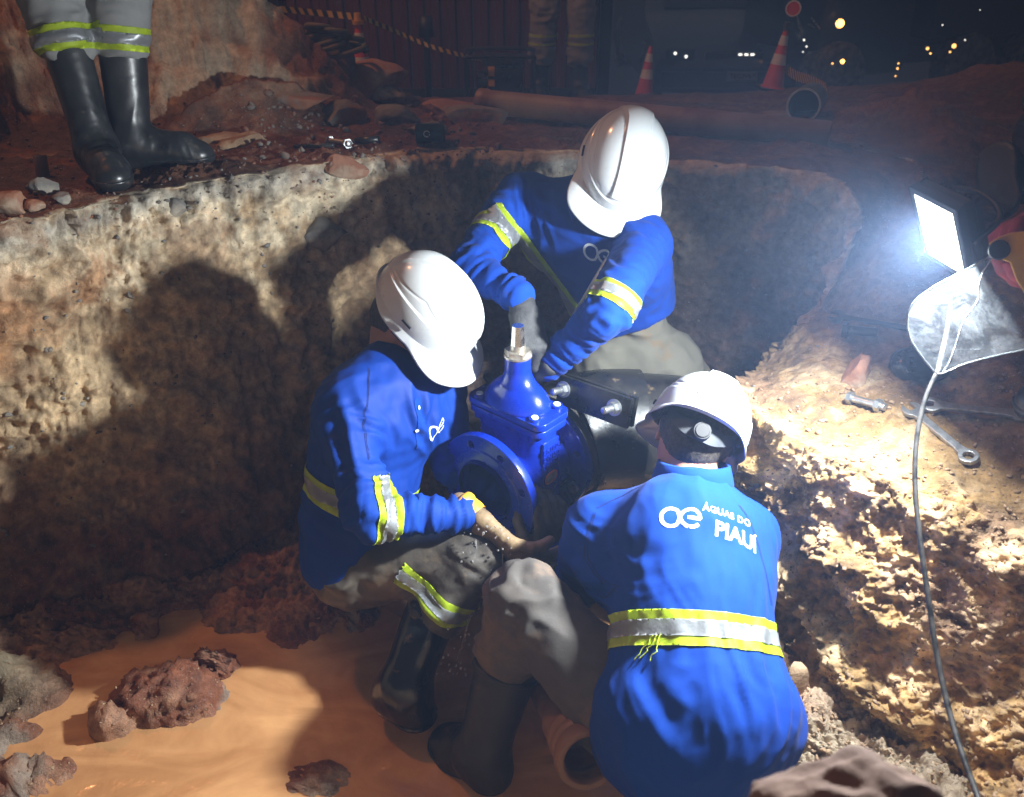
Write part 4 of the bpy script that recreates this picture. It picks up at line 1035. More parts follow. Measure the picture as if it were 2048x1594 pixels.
def decal(parent, me, O, X, Yv, bvh, m, name, off=.0009, depth=.35, maxe=.006, start=.16):
    """flat print wrapped on cloth: mesh in xy metres, thrown along -(X x Y) onto the surface"""
    X = np.array(X, float); X /= np.linalg.norm(X); Yv = np.array(Yv, float); Yv = Yv - X * Yv.dot(X); Yv /= np.linalg.norm(Yv); Z = np.cross(X, Yv)
    bm = bmesh.new(); bm.from_mesh(me); bmesh.ops.triangulate(bm, faces=bm.faces)
    for _ in range(5):
        es = [e for e in bm.edges if e.calc_length() > maxe]
        if not es: break
        bmesh.ops.subdivide_edges(bm, edges=es, cuts=1); bmesh.ops.triangulate(bm, faces=[f_ for f_ in bm.faces if len(f_.verts) > 3])
    dead = []
    for v in bm.verts:
        p = np.array(O) + X * v.co.x + Yv * v.co.y + Z * start
        h = bvh.ray_cast(Vector(p), Vector(-Z), depth)
        if h[0] is None: dead.append(v); continue
        nn = h[1] if h[1].dot(Vector(Z)) > 0 else -h[1]
        v.co = h[0] + nn * off
    bmesh.ops.delete(bm, geom=dead, context='VERTS')
    out = bpy.data.meshes.new(name); bm.to_mesh(out); bm.free(); bpy.data.meshes.remove(me)
    for p in out.polygons: p.use_smooth = True
    return link(name, out, m, parent)

def stroke(pts, w, close=False):
    """ribbon polygon mesh along 2d points"""
    pts = [np.array(p, float) for p in pts]; n = len(pts); bm = bmesh.new(); prev = None; first = None
    for i in range(n):
        a = pts[(i - 1) % n] if (close or i > 0) else pts[i]; b = pts[(i + 1) % n] if (close or i < n - 1) else pts[i]
        d = b - a; d /= np.linalg.norm(d); q = np.array([-d[1], d[0]]) * w / 2
        c = (bm.verts.new((*(pts[i] + q), 0)), bm.verts.new((*(pts[i] - q), 0)))
        if prev: bm.faces.new((prev[0], c[0], c[1], prev[1]))
        prev = c; first = first or c
    if close: bm.faces.new((prev[0], first[0], first[1], prev[1]))
    me = bpy.data.meshes.new('mark'); bm.to_mesh(me); bm.free(); return me
def join_meshes(ms):
    bm = bmesh.new()
    for m_ in ms: bm.from_mesh(m_); bpy.data.meshes.remove(m_)
    me = bpy.data.meshes.new('mark'); bm.to_mesh(me); bm.free(); return me
def ae_logo(sz, w):
    """round letter a joined to a round letter e"""
    r = sz * .5
    A = [(-r * 1.28 + r * math.cos(t), r * math.sin(t)) for t in np.linspace(math.radians(48), math.radians(312), 30)]
    A1 = [(-r * 1.28 + r * math.cos(math.radians(48)), r * math.sin(math.radians(48)))] + [(-r * .36, -r * .15), (-r * .12, -r * .55), (r * .22, -r * .88), (r * .50, -r * .99)]
    A0 = [(-r * 1.28 + r * math.cos(math.radians(312)), -r * math.sin(math.radians(48))), (-r * .36, r * .15), (-r * .12, r * .55), (r * .22, r * .86), (r * .62, r * .99)]
    Ec = r * .72
    Ee = [(Ec + r * math.cos(t), r * math.sin(t)) for t in np.linspace(math.radians(95), 0, 12)]
    Eb = [(Ec + r, 0.0), (Ec - r * .35, 0.0)]
    El = [(Ec + r * math.cos(t), r * math.sin(t)) for t in np.linspace(math.radians(-95), math.radians(-35), 12)]
    return join_meshes([stroke(A, w), stroke(A1, w), stroke(A0, w), stroke(Ee, w), stroke(Eb, w), stroke(El, w)])

def boot(parent, heel, toe, shaft_top, m, solem=None, r_top=.066, up=(0, 0, 1), h=.0045, name='boot', hide_top=False, seed=0):
    heel = np.array(heel, float); toe = np.array(toe, float); top = np.array(shaft_top, float)
    f_ = toe - heel; L_ = np.linalg.norm(f_); f_ /= L_; up = np.array(up, float); up = up - f_ * up.dot(f_); up /= np.linalg.norm(up); s_ = np.cross(up, f_)
    ank = heel + f_ * .062 + up * .085
    f = Field(); fo = dict(amp=.0020, fa=26, fr=5, ends=(1.0, .2)); sx = dict(amp=.0012, fa=20, fr=6)
    f.cap(ank, top, .053, r_top, k=.03, n=s_, s=.93, fold=fo)
    f.cap(heel + f_ * .038 + up * .042, ank, .042, .050, k=.03, fold=sx)
    f.cap(heel + f_ * .05 + up * .050, heel + f_ * (L_ - .085) + up * .052, .046, .044, k=.03, n=up, s=1.0, fold=dict(amp=.0022, fa=40, fr=6))
    f.cap(ank + f_ * .02 - up * .015, heel + f_ * (L_ - .11) + up * .045, .048, .040, k=.03, fold=dict(amp=.0028, fa=34, fr=6))
    f.cap(heel + f_ * (L_ - .085) + up * .036 + s_ * .008, heel + f_ * (L_ - .054) + up * .032, .047, .047, k=.02, n=up, s=.80, fold=sx)
    dsh = top - ank; dsh /= np.linalg.norm(dsh)
    V, Q = f.mesh(h, cut=[(heel + up * .012, -up), (top - dsh * .004, dsh)])
    V = f.folds(V, Q, seed)
    b = link(name, mesh_np(name, V, Q), m, parent)
    g = Field(); g.p = [dict(p, k=.02) for p in f.p[1:]]
    V2, Q2 = g.mesh(h, inflate=.0045, cut=[(heel, -up), (heel + up * .030, up), (heel + f_ * -.004, -f_)])
    link('sole', mesh_np('sole', V2, Q2), solem or m, b)
    if not hide_top:
        for dz, rr in ((.012, 1.04), (.045, 1.02)):
            bm = bmesh.new(); Mx = frame_m(top - dsh * dz, X=s_, Z=dsh); R_ = r_top * rr
            add_lathe(bm, [(R_ - .003, -.006), (R_ + .001, -.004), (R_ + .001, .004), (R_ - .003, .006)], Mx @ Matrix.Diagonal((.94, 1, 1, 1)), 48); bm_obj('rib', bm, m, b)
    return b

def N3(v): v = np.array(v, float); return v / np.linalg.norm(v)
def head_prims(f, hc, fwd, up, neck):
    """skull, face, ears; hc = centre of the skull"""
    fwd = N3(fwd); up = np.array(up, float); up = N3(up - fwd * up.dot(fwd)); s = np.cross(up, fwd); z = dict(amp=.0, fa=1, fr=1)
    f.cap(hc - fwd * .022 + up * .022, hc + fwd * .012 + up * .022, .078, .076, k=.02, n=s, s=.93)
    f.cap(hc + fwd * .030 - up * .02, hc + fwd * .040 - up * .075, .060, .040, k=.03, n=s, s=.95)      # face and jaw
    f.cap(hc + fwd * .070 - up * .088, hc + fwd * .066 - up * .092, .020, .020, k=.02)                 # chin
    f.cap(hc - fwd * .01 - up * .06, hc + fwd * .045 - up * .085, .050, .035, k=.03, n=s, s=.95)
    f.cap(hc + fwd * .083 - up * .004, hc + fwd * .103 - up * .036, .0085, .0125, k=.010)               # nose
    f.cap(hc + fwd * .080 + up * .012 - s * .028, hc + fwd * .080 + up * .012 + s * .028, .011, k=.012)  # brow
    f.cap(hc + fwd * .083 - up * .060 - s * .016, hc + fwd * .083 - up * .060 + s * .016, .0075, k=.006)  # lips
    f.cap(hc + fwd * .081 - up * .070 - s * .013, hc + fwd * .081 - up * .070 + s * .013, .0080, k=.006)
    for q in (-1, 1):
        f.ball(hc + fwd * .084 + up * -.006 + s * q * .031, .0085, k=.006, sub=True)
        f.ball(hc + fwd * .076 - up * .006 + s * q * .031, .0125, k=.004)
        f.cap(hc - fwd * .008 + up * .006 + s * q * .074, hc - fwd * .002 - up * .030 + s * q * .070, .020, .011, k=.004, n=s * .9 + fwd * -.35 * q * 0 + fwd * .0, s=.34)
        f.cap(hc - fwd * .004 + up * .0 + s * q * .086, hc + fwd * .002 - up * .014 + s * q * .084, .008, .006, k=.005, sub=True)
    f.cap(hc - fwd * .022 - up * .045, neck, .054, .058, k=.03)

SH = dict(sh=.056, el=.047, wr=.036)
def build_person(label, J, mats, shirt_cut=None, bands=(), shirt_extra=(), torso=(.150, .140, .168), sq=.74, group=None, name='person', res=.0058, seed=0, hair=True, folds=None, skip=()):
    P = thing(name, label, 'person', group)
    F_ = N3(J['front']); pel, neck = np.array(J['pelvis']), np.array(J['neck'])
    spine = neck - pel; mid = (J['mid'] if 'mid' in J else pel + spine * .45); chest = pel + spine * .74 if 'chest' not in J else J['chest']
    fl = folds or {}
    ftor = dict(amp=fl.get('torso', .0066), fa=7, fr=19); farm = dict(amp=fl.get('arm', .0072), fa=30, fr=6, ends=(.6, 1.2)); ffor = dict(amp=fl.get('fore', .0078), fa=38, fr=6, ends=(1.2, .9))
    ftor2 = dict(amp=fl.get('torso', .0042) * 1.2, fa=10, fr=24)
    # ---- shirt
    f = Field()
    f.cap(pel, mid, torso[0], torso[1], k=.05, n=F_, s=sq, fold=ftor2)
    f.cap(mid, chest, torso[1], torso[2], k=.05, n=F_, s=sq + .02, fold=ftor)
    f.cap(J['shL'] * .82 + neck * .18, J['shR'] * .82 + neck * .18, .068, k=.05, fold=ftor)
    f.cap(J['shL'] * .78 + pel * .22, J['shR'] * .78 + pel * .22, .070, k=.06, fold=ftor)
    f.cap(chest, neck, .09, .058, k=.05, n=F_, s=.9, fold=dict(amp=.001, fa=10, fr=10))
    for q in 'LR':
        f.cap(J['sh' + q], J['el' + q], SH['sh'] + .006, SH['el'] + .003, k=.030, fold=farm)
        f.cap(J['el' + q], J['wr' + q], SH['el'], SH['wr'], k=.018, fold=ffor)
    for e in shirt_extra: f.cap(**e)
    cuts = [(neck + N3(J.get('neckdir', spine)) * .030, J.get('neckdir', spine))] if J.get('neckcut', False) else []
    if shirt_cut: cuts += shirt_cut
    V, Q = f.mesh(res, cut=cuts or None); V = f.folds(V, Q, seed)
    # tight extra creases
    for (c, r, ax, amp, fr, perp) in J.get('creases', ()):
        Nn = vnormals(V, Q); w = np.exp(-(np.linalg.norm(V - c, axis=1) / r) ** 2); ax = N3(ax)
        t = (V - c) @ ax; u = noise(V * 7, 3) * .035; g_ = 1 - np.abs(noise(np.stack([(t + u) * fr, V @ N3(perp) * fr * .16, V[:, 0] * 0], 1), 8)) * 3
        V = V + Nn * (w * amp * np.clip(g_, -1, 1))[:, None]
    so_ = link('shirt', mesh_np('shirt', V, Q), mats['shirt'], P)
    sb = BVHTree.FromPolygons([Vector(v) for v in V], Q.tolist())
    for (c, ax, hw, r) in bands: band(so_, V, Q, c, ax, hw, r)
    # ---- collar
    if 'collar' in J:
        cc, cz, cx, cr = J['collar']; Mx = frame_m(cc, X=cx, Z=cz); bm = bmesh.new(); R_ = []
        prof = [(.97, -.012), (1.0, .016), (1.03, .024), (1.10, .022), (1.17, .006), (1.24, -.012), (1.25, -.018), (1.20, -.018), (1.08, .008), (1.0, .006), (.94, -.012)]
        for t in np.linspace(math.radians(24), math.radians(336), 70):
            e = max(0, 1 - min(abs(t - math.radians(24)), abs(t - math.radians(336))) / .5)
            R_.append([bm.verts.new(Mx @ Vector((cr * a * math.cos(t) * 1.0 + (.012 * e if a > 1.1 else 0), cr * a * math.sin(t), b_ * (1 + .35 * e * (a > 1.15)) - .010 * e))) for a, b_ in prof])
        for A, B in zip(R_[:-1], R_[1:]):
            for q in range(len(prof)): bm.faces.new((A[q], A[(q + 1) % len(prof)], B[(q + 1) % len(prof)], B[q]))
        bm.faces.new(R_[0]); bm.faces.new(R_[-1][::-1]); bm_obj('collar', bm, mats['shirt'], so_)
    # ---- trousers
    if 'hipL' in J:
        f = Field(); tf = dict(amp=fl.get('leg', .0085), fa=12, fr=15, ends=(.8, 1.3)); ts = dict(amp=fl.get('shin', .0085), fa=28, fr=8, ends=(1.3, .9))
        f.cap(J['hipL'], J['hipR'], .088, k=.05, fold=tf); f.cap(pel + spine * -.02, pel + spine * J.get('waist', .30), .120, .110, k=.05, n=F_, s=.78, fold=tf)
        for q in 'LR':
            if q in skip: continue
            rr = J.get('legr', (.088, .070, .066, .062))
            f.cap(J['hip' + q], J['kn' + q], rr[0], rr[1], k=.04, fold=tf)
            f.cap(J['kn' + q], J['cu' + q], rr[2], rr[3], k=.022, fold=ts)
        V2, Q2 = f.mesh(res, cut=J.get('trouser_cut')); V2 = f.folds(V2, Q2, seed + 50)
        to = link('trousers', mesh_np('trousers', V2, Q2), mats['trouser'], P)
        for (c, ax, hw, r) in J.get('legbands', ()): band(to, V2, Q2, c, ax, hw, r)
    # ---- body under the clothes
    f = Field()
    if 'head' in J: head_prims(f, J['head'], J['hf'], J['hu'], neck - N3(spine) * .02)
    f.cap(pel, chest, .095, .11, k=.04, n=F_, s=sq); f.cap(J['shL'] * .8 + neck * .2, J['shR'] * .8 + neck * .2, .042, k=.04)
    for q in 'LR':
        f.cap(J['sh' + q], J['el' + q], .040, .030, k=.02); f.cap(J['el' + q], J['wr' + q], .030, .024, k=.02)
        f.cap(J['wr' + q], J['hd' + q] if 'hd' + q in J else J['wr' + q] + N3(J['wr' + q] - J['el' + q]) * .035, .024, .022, k=.02)
        if 'hipL' in J: f.cap(J['hip' + q], J['kn' + q], .070, .050, k=.03); f.cap(J['kn' + q], J['cu' + q], .048, .038, k=.02)
    V3, Q3 = f.mesh(.0045 if 'head' in J else .008)
    b = link('body', mesh_np('body', V3, Q3), M['skin'], P)
    if hair and 'head' in J:
        hc, hf, hu = J['head'], N3(J['hf']), N3(J['hu']); s = np.cross(hu, hf); g = Field()
        g.cap(hc - hf * .026 + hu * .018, hc - hf * .004 + hu * .030, .0815, .0795, k=.02, n=s, s=.935)
        g.cap(hc - hf * .045 - hu * .035, hc - hf * .030, .052, .07, k=.03)
        g.cap(hc + hf * .052 - hu * .02 + s * .0, hc + hf * .09 + hu * .06, .075, .075, k=.012, sub=True)
        g.cap(hc + hf * .03 - hu * .09, hc - hf * .0 - hu * .03, .048, .03, k=.01, sub=True)
        V4, Q4 = g.mesh(.004); V4 = V4 + vnormals(V4, Q4) * (noise(V4 * 220, 3) * .0012)[:, None]
        link('hair', mesh_np('hair', V4, Q4), M['hair'], P)
    return P, so_, sb
def hcen(c, hf, hu):
    """helmet rim centre from skull centre"""
    return np.array(c) + N3(hu) * .030 - N3(hf) * .0

print('people...')
# ---- worker A: squatting on the left with his arms round the valve
hf = v3(.66, -.36, -.66); hu = N3(v3(.58, -.22, .78)); hu = N3(hu - N3(hf) * hu.dot(N3(hf)))
hA = at(852, 618, 1.96) - hu * .055
JA = dict(waist=.08, front=(.80, -.58, -.1), pelvis=v3(-.36, 1.60, .34), neck=v3(-.285, 1.775, .715), mid=v3(-.345, 1.70, .52),
          shR=at(688, 815, 1.88), elR=at(742, 1030, 1.79), wrR=at(925, 1030, 1.90), shL=at(880, 760, 2.10), elL=at(905, 930, 2.12), wrL=at(1010, 990, 2.14),
          hipR=v3(-.38, 1.545, .30), knR=at(955, 1120, 1.93), cuR=at(880, 1215, 1.93), anR=at(800, 1375, 1.93),
          hipL=v3(-.36, 1.70, .27), knL=v3(-.10, 1.74, .20), cuL=v3(-.2, 1.74, .13), anL=v3(-.33, 1.80, .10), head=hA, hf=hf, hu=hu,
          collar=(at(800, 728, 1.975), (.25, -.05, .9), (.80, -.60, -.25), .064), legr=(.090, .078, .072, .066),
          legbands=((at(888, 1204, 1.90), at(955, 1120, 1.93) * 0 + v3(.42, .10, .62), .026, .12),),
          creases=((at(850, 880, 1.95), .10, (.75, .5, .2), .010, 20, (0, 0, 1)), (at(700, 900, 1.8), .11, (.9, .1, .3), .010, 17, (.2, 0, -1)), (at(760, 1000, 1.8), .08, (.5, .2, .8), .008, 26, (.8, 0, -.5)), (at(840, 1020, 1.84), .08, (1, .2, 0), .006, 40, (0, .2, 1)), (at(650, 1020, 1.95), .10, (.5, .5, .7), .008, 20, (.6, .1, -.8))))
PA, sA, bA = build_person('worker in blue shirt and white helmet squatting beside the puddle, hands under the valve', JA,
    dict(shirt=M['shirt_wet'], trouser=M['trouser_wet']), torso=(.145, .142, .160),
    bands=((at(768, 1030, 1.80), at(925, 1030, 1.90) - at(742, 1030, 1.79) + v3(0, 0, .02), .029, .085), (v3(-.405, 1.66, .47), (.32, .28, .9), .026, .30)),
    shirt_cut=[((-.47, 1.56, .26), (-.25, -.35, -.9))], seed=1,
    shirt_extra=(dict(a=v3(-.375, 1.60, .40), b=v3(-.38, 1.575, .33), ra=.125, rb=.12, k=.05, n=(.8, -.58, 0), s=.85, fold=dict(amp=.005, fa=9, fr=22)),))
helmet(PA, hA + hu * .055 + v3(.0, 0, -.006), hf, hu)
rw = JA['wrR']; hand(PA, rw + N3(v3(.5, .0, -.2)) * .03, at(1025, 1095, 1.87) - at(950, 1025, 1.90), (.25, .85, .35), -1, M['glove_wet'], curl=(22, 30, 20), cuffm=M['yellow'], seed=3, scale=1.28)
hand(PA, at(1098, 1112, 2.01), v3(.05, .05, .9), (-.35, .75, .2), 1, M['glove_mud'], curl=(34, 40, 30), seed=4, cuff=True, scale=1.1)
boot(PA, at(756, 1395, 1.955), at(868, 1462, 1.905), at(868, 1212, 1.945), M['boot_wet'], r_top=.062, name='boot', hide_top=True, seed=5)
boot(PA, v3(-.36, 1.84, .05), v3(-.12, 1.82, .03), v3(-.22, 1.75, .2), M['boot_wet'], r_top=.055, hide_top=True, h=.008)
# safety glasses
bm = bmesh.new(); hs = np.cross(hu, N3(hf))
sweep(bm, [hA + N3(hf) * a + hs * b_ + hu * c_ for a, b_, c_ in ((-.01, -.080, .0), (.05, -.077, .0), (.092, -.055, -.002), (.104, -.02, -.004), (.104, .02, -.004), (.092, .055, -.002), (.05, .077, 0))], .0028, 8); bm_obj('safety_glasses', bm, M['black'], PA)
decal(sA, ae_logo(.030, .0050), at(872, 853, 2.0), N3(v3(.75, .65, .05)), (0, -.1, 1), bA, M['white_dot'], 'chest_logo')
decal(sA, curve_mesh('placket', [[(-.014, -.07), (.014, -.07), (.014, .05), (-.014, .05)]], 0, 0), at(830, 835, 1.94), N3(v3(.62, .70, -.1)), (-.1, -.1, 1), bA, M['shirt'], 'placket', off=.0014)
for dz in (0.02, -.03): decal(sA, curve_mesh('button', [circ(.0048, 14)], 0, 0), at(828, 830 - dz * 900, 1.93), N3(v3(.62, .70, -.1)), (-.1, -.1, 1), bA, M['white_dot'], 'button', off=.0045)

# ---- worker B: behind the valve, bending over it
hf = N3(v3(-.20, -.62, -.76)); hu = v3(.12, -.78, .60); hu = N3(hu - hf * hu.dot(hf))
hB = at(1254, 314, 2.01) - hu * .075
JB = dict(front=(-.45, -.82, -.15), pelvis=v3(.345, 2.13, .56), neck=v3(.19, 2.15, .995), mid=v3(.285, 2.12, .76),
          shR=v3(.015, 2.20, .985), elR=at(938, 535, 2.08), wrR=at(1035, 592, 1.99), shL=v3(.325, 1.985, .94), elL=at(1215, 625, 1.90), wrL=at(1098, 728, 2.02),
          hipL=v3(.42, 2.10, .54), knL=v3(.62, 2.02, .25), cuL=v3(.60, 2.10, .16), anL=v3(.60, 2.16, .08), hipR=v3(.27, 2.12, .54), knR=v3(.22, 2.02, .28), cuR=v3(.20, 2.12, .18), anR=v3(.18, 2.2, .08),
          head=hB, hdR=at(1046, 625, 1.985), hf=hf, hu=hu, collar=(at(1195, 398, 2.085), (.12, -.30, .9), (-.40, -.90, -.3), .058), legr=(.100, .090, .075, .065),
          creases=((at(1120, 540, 2.0), .12, (.85, -.3, .2), .008, 20, (.2, .1, 1)), (at(1150, 690, 1.97), .085, (.6, .1, .8), .007, 34, (.7, .2, -.6)), (at(960, 520, 2.1), .09, (-.2, .3, .9), .004, 38, (1, .2, 0)),
                   (at(1010, 430, 2.15), .07, (.9, .1, -.3), .006, 34, (.2, 0, .9)), (at(1230, 500, 1.98), .08, (.7, -.1, .7), .009, 24, (.6, .2, -.6)), (at(1240, 560, 1.95), .07, (.6, .1, .8), .008, 26, (.7, 0, -.7)), (at(1080, 450, 2.1), .10, (.9, .1, .2), .009, 16, (0, 0, 1)), (at(1210, 650, 2.1), .12, (.5, 0, .9), .009, 16, (.9, 0, -.5))))
PB, sB, bB = build_person('worker in blue shirt and white helmet bending over the valve from behind', JB,
    dict(shirt=M['shirt'], trouser=M['trouser']), torso=(.140, .138, .165),
    bands=((at(972, 447, 2.125), JB['elR'] - JB['shR'], .027, .10), (at(1212, 588, 1.915), v3(-.05, -.1, -.12) + (JB['wrL'] - JB['shL']) * .5, .028, .105), (at(1092, 570, 2.10), (.80, .1, .60), .024, .24)),
    shirt_cut=[(at(1210, 697, 2.22), (.43, -.1, -.88))], seed=2)
helmet(PB, hB + hu * .045, hf, hu, m='helmet_clean', sc=.93)
w = JB['wrR']; hand(PB, at(1046, 618, 1.985), at(1066, 705, 1.965) - at(1047, 620, 1.985), (-.35, .75, -.45), 1, M['glove_black'], curl=(50, 62, 45), spread=1, seed=6, scale=1.12, cuff=False)
hand(PB, JB['wrL'] + v3(-.02, .0, -.02), v3(-.5, .25, -.5), (-.4, .3, .2), 1, M['glove_black'], curl=(25, 30, 20), seed=7)
boot(PB, v3(.62, 2.22, .05), v3(.60, 1.98, .03), v3(.60, 2.10, .2), M['boot_mud'], r_top=.055, hide_top=True, h=.008)
boot(PB, v3(.18, 2.28, .05), v3(.18, 2.03, .03), v3(.20, 2.12, .2), M['boot_mud'], r_top=.055, hide_top=True, h=.008)
decal(sB, ae_logo(.040, .0065), at(1140, 612, 1.97), N3(v3(.9, -.40, -.12)), (-.1, -.3, 1), bB, M['white_dot'], 'chest_logo', start=.05)
decal(sB, curve_mesh('placket', [[(-.015, -.055), (.015, -.055), (.015, .055), (-.015, .055)]], 0, 0), at(1150, 470, 2.0), N3(v3(.88, -.46, .1)), (-.1, -.3, 1), bB, M['shirt'], 'placket', off=.0014)
decal(sB, curve_mesh('button', [circ(.0048, 14)], 0, 0), at(1147, 472, 2.0), N3(v3(.88, -.46, .1)), (-.1, -.3, 1), bB, M['white_dot'], 'button', off=.0050)

# ---- worker C: in front, back to the camera
hf = N3(v3(.02, .70, -.71)); hu = v3(.45, .62, .64); hu = N3(hu - hf * hu.dot(hf))
hC = at(1388, 875, 1.79)
JC = dict(waist=.1, front=(-.25, .80, -.45), pelvis=at(1392, 1440, 1.56), neck=at(1385, 985, 1.74), mid=at(1385, 1240, 1.62), chest=at(1370, 1105, 1.68),
          shL=at(1185, 1060, 1.76), elL=at(1158, 1170, 1.82), wrL=at(1105, 1120, 1.98), shR=at(1492, 1080, 1.74), elR=at(1490, 1110, 1.93), wrR=at(1330, 1110, 2.05),
          hipL=at(1262, 1435, 1.62), knL=at(1052, 1205, 1.72), cuL=at(1020, 1300, 1.755), anL=at(1005, 1520, 1.765), hipR=at(1450, 1440, 1.60), knR=at(1440, 1240, 1.90), cuR=at(1430, 1330, 1.92), anR=at(1420, 1420, 1.93),
          head=hC, hf=hf, hu=hu, collar=(at(1386, 948, 1.725), (.05, .40, .9), (-.15, .9, -.3), .066), legr=(.094, .080, .078, .070),
          creases=((at(1235, 1150, 1.66), .09, (-.2, .3, .9), .009, 30, (1, 0, .2)), (at(1260, 1050, 1.68), .07, (-.2, .3, .9), .006, 30, (1, 0, .2)), (at(1300, 1400, 1.5), .13, (.9, .2, .35), .011, 14, (.35, .2, -.9)), (at(1490, 1370, 1.5), .12, (.8, .1, -.5), .012, 15, (.5, .1, .8)), (at(1390, 1350, 1.48), .13, (1, .1, 0), .007, 18, (0, .4, .9)), (at(1400, 1210, 1.6), .12, (1, 0, 0), .004, 26, (0, .5, .8)), (at(1170, 1100, 1.75), .09, (.3, .3, .9), .007, 22, (.9, 0, -.3))))
PC, sC, bC = build_person('worker seen from behind with lettering across his blue shirt, squatting closest to the camera', JC,
    dict(shirt=M['shirt'], trouser=M['trouser_dark']), torso=(.165, .142, .158), sq=.80, seed=3,
    bands=((at(1390, 1276, 1.60), at(1385, 1100, 1.68) - at(1392, 1440, 1.56) + v3(0, .0, .0), .031, .27), (at(1136, 1150, 1.88), JC['wrL'] - JC['elL'], .024, .07)),
    shirt_extra=(dict(a=at(1392, 1430, 1.56), b=at(1385, 1490, 1.58), ra=.158, rb=.135, k=.06, fold=dict(amp=.005, fa=9, fr=20)),
                 dict(a=at(1290, 1460, 1.56), b=at(1500, 1440, 1.56), ra=.095, rb=.088, k=.06, fold=dict(amp=.005, fa=9, fr=20))), folds=dict(torso=.0030))
helmet(PC, hC + hu * .016 - N3(hf) * .008, hf, hu, m='helmet_clean', sc=.95)
hand(PC, at(1100, 1128, 1.985), v3(-.3, .6, .3), (0, .3, .9), 1, M['glove_mud'], curl=(25, 30, 20), seed=9)
boot(PC, at(1010, 1590, 1.80), at(868, 1478, 1.925), at(1022, 1300, 1.765), M['boot_mud'], r_top=.070, name='boot', seed=8)
boot(PC, at(1440, 1500, 1.83), at(1420, 1420, 2.0), at(1430, 1340, 1.92), M['boot_mud'], r_top=.055, hide_top=True, h=.008)
X = N3(at(1500, 1070, 1.66) - at(1315, 1030, 1.64)); Yv = at(1400, 980, 1.74) - at(1400, 1150, 1.62)
decal(sC, ae_logo(.034, .0062), at(1352, 1055, 1.60), X, Yv, bC, M['white_dot'], 'back_logo')
decal(sC, text_mesh('ÁGUAS DO', .0195, 0, .0002, 1.08), at(1450, 1036, 1.60), X, Yv, bC, M['white_dot'], 'back_lettering')
decal(sC, text_mesh('PIAU\u00cd', .041, 0, .0009, 1.0), at(1462, 1086, 1.60), X, Yv, bC, M['white_dot'], 'back_lettering')
def seam(so, bvh, pts, t, X, Yv, nm='seam'):
    X = N3(X); Yv = np.array(Yv, float); Yv = N3(Yv - X * Yv.dot(X)); P = [at(a, b, t) for a, b in pts]; O = P[0]
    c_ = catmull(np.array([[(p - O) @ X, (p - O) @ Yv, 0] for p in P]), 40)[:, :2]
    for dx in (-.0018, .0018): decal(so, stroke([q + np.array([dx, 0]) for q in c_], .0011), O, X, Yv, bvh, M['seam'], nm, off=.0009)
seam(sC, bC, [(1205, 1000), (1180, 1080), (1186, 1160), (1205, 1220)], 1.66, X, Yv)
seam(sC, bC, [(1478, 1010), (1508, 1080), (1520, 1160), (1522, 1230)], 1.62, X, Yv)
seam(sC, bC, [(1290, 968), (1250, 978), (1205, 1000)], 1.68, X, Yv)
seam(sA, bA, [(760, 735), (720, 770), (700, 830), (712, 900), (735, 960)], 1.86, (.85, .5, 0), (0, -.3, 1))
seam(sB, bB, [(1060, 350), (1045, 410), (1050, 470), (1065, 530)], 2.1, (.9, -.3, 0), (0, -.3, 1))
# frayed threads hanging from the waist tape
bm = bmesh.new()
for k in range(3):
    p = at(1300 + 18 * math.sin(k * 2), 1262, 1.46); pts = [p]
    for i in range(9): p = p + v3(rng.uniform(-.006, .004), rng.uniform(-.004, .002), -.008 + rng.uniform(-.003, .005)); pts.append(p)
    h2 = []
    for q in pts:
        r_ = bC.find_nearest(Vector(q)); h2.append(np.array(r_[0]) + np.array(r_[1]) * .004)
    sweep(bm, catmull(h2, 24), .0008, 4)
bm_obj('frayed_thread', bm, M['hi_yellow'], sC)

# ---- the man standing on the rim, seen from the thighs down
def standing(label, hx, hy, gz, yaw, feet, mats, lean=0.0, sc=1.0, bandz=.42, res=.008, band_=True, bm_='boot', bh=.38, botr=.066, legr=(.095, .082, .080, .078)):
    f_ = v3(math.cos(yaw), math.sin(yaw), 0); s = v3(-f_[1], f_[0], 0); c = v3(hx, hy, gz)
    hip = c + v3(0, 0, .88)
    J = dict(front=f_, pelvis=hip + v3(0, 0, .02), neck=hip + v3(0, 0, .58) + f_ * .03, head=hip + v3(0, 0, .75) + f_ * .05, hf=f_ + v3(0, 0, -.3), hu=v3(0, 0, 1) + f_ * .3,
             shL=hip + s * .2 + v3(0, 0, .50), shR=hip - s * .2 + v3(0, 0, .50), elL=hip + s * .25 + v3(0, 0, .24), elR=hip - s * .25 + v3(0, 0, .24), wrL=hip + s * .22 + f_ * .15 + v3(0, 0, .06), wrR=hip - s * .22 + f_ * .15 + v3(0, 0, .06),
             hipL=hip + s * .09, hipR=hip - s * .09, legr=legr)
    for q, (hl, to) in zip('LR', feet):
        hl = np.array(hl, float); to = np.array(to, float); d = N3(to - hl); an = hl + d * .062 + v3(0, 0, .09)
        top = an + v3(0, 0, bh - .09) + N3(hip - an) * .0
        side = 1 if q == 'L' else -1
        kn = (an + hip + s * side * .09) / 2 + f_ * .03 + v3(0, 0, .02); J['kn' + q] = kn; J['cu' + q] = an + (kn - an) * ((bh - .09 - .045) / (kn - an)[2]); J['an' + q] = an
        J['bt' + q] = an + (kn - an) * ((bh - .09) / (kn - an)[2])
    return J
feetD = ((atz(222, 352, 1.0) * 0 + v3(-1.085, 2.415, 1.005), v3(-1.035, 2.175, 1.0)), (v3(-1.055, 2.40, 1.005), v3(-.835, 2.39, 1.0)))
hl0 = atz(185, 330, 1.0); to0 = atz(240, 388, 1.0); hl1 = atz(262, 338, 1.0); to1 = atz(437, 328, 1.0)
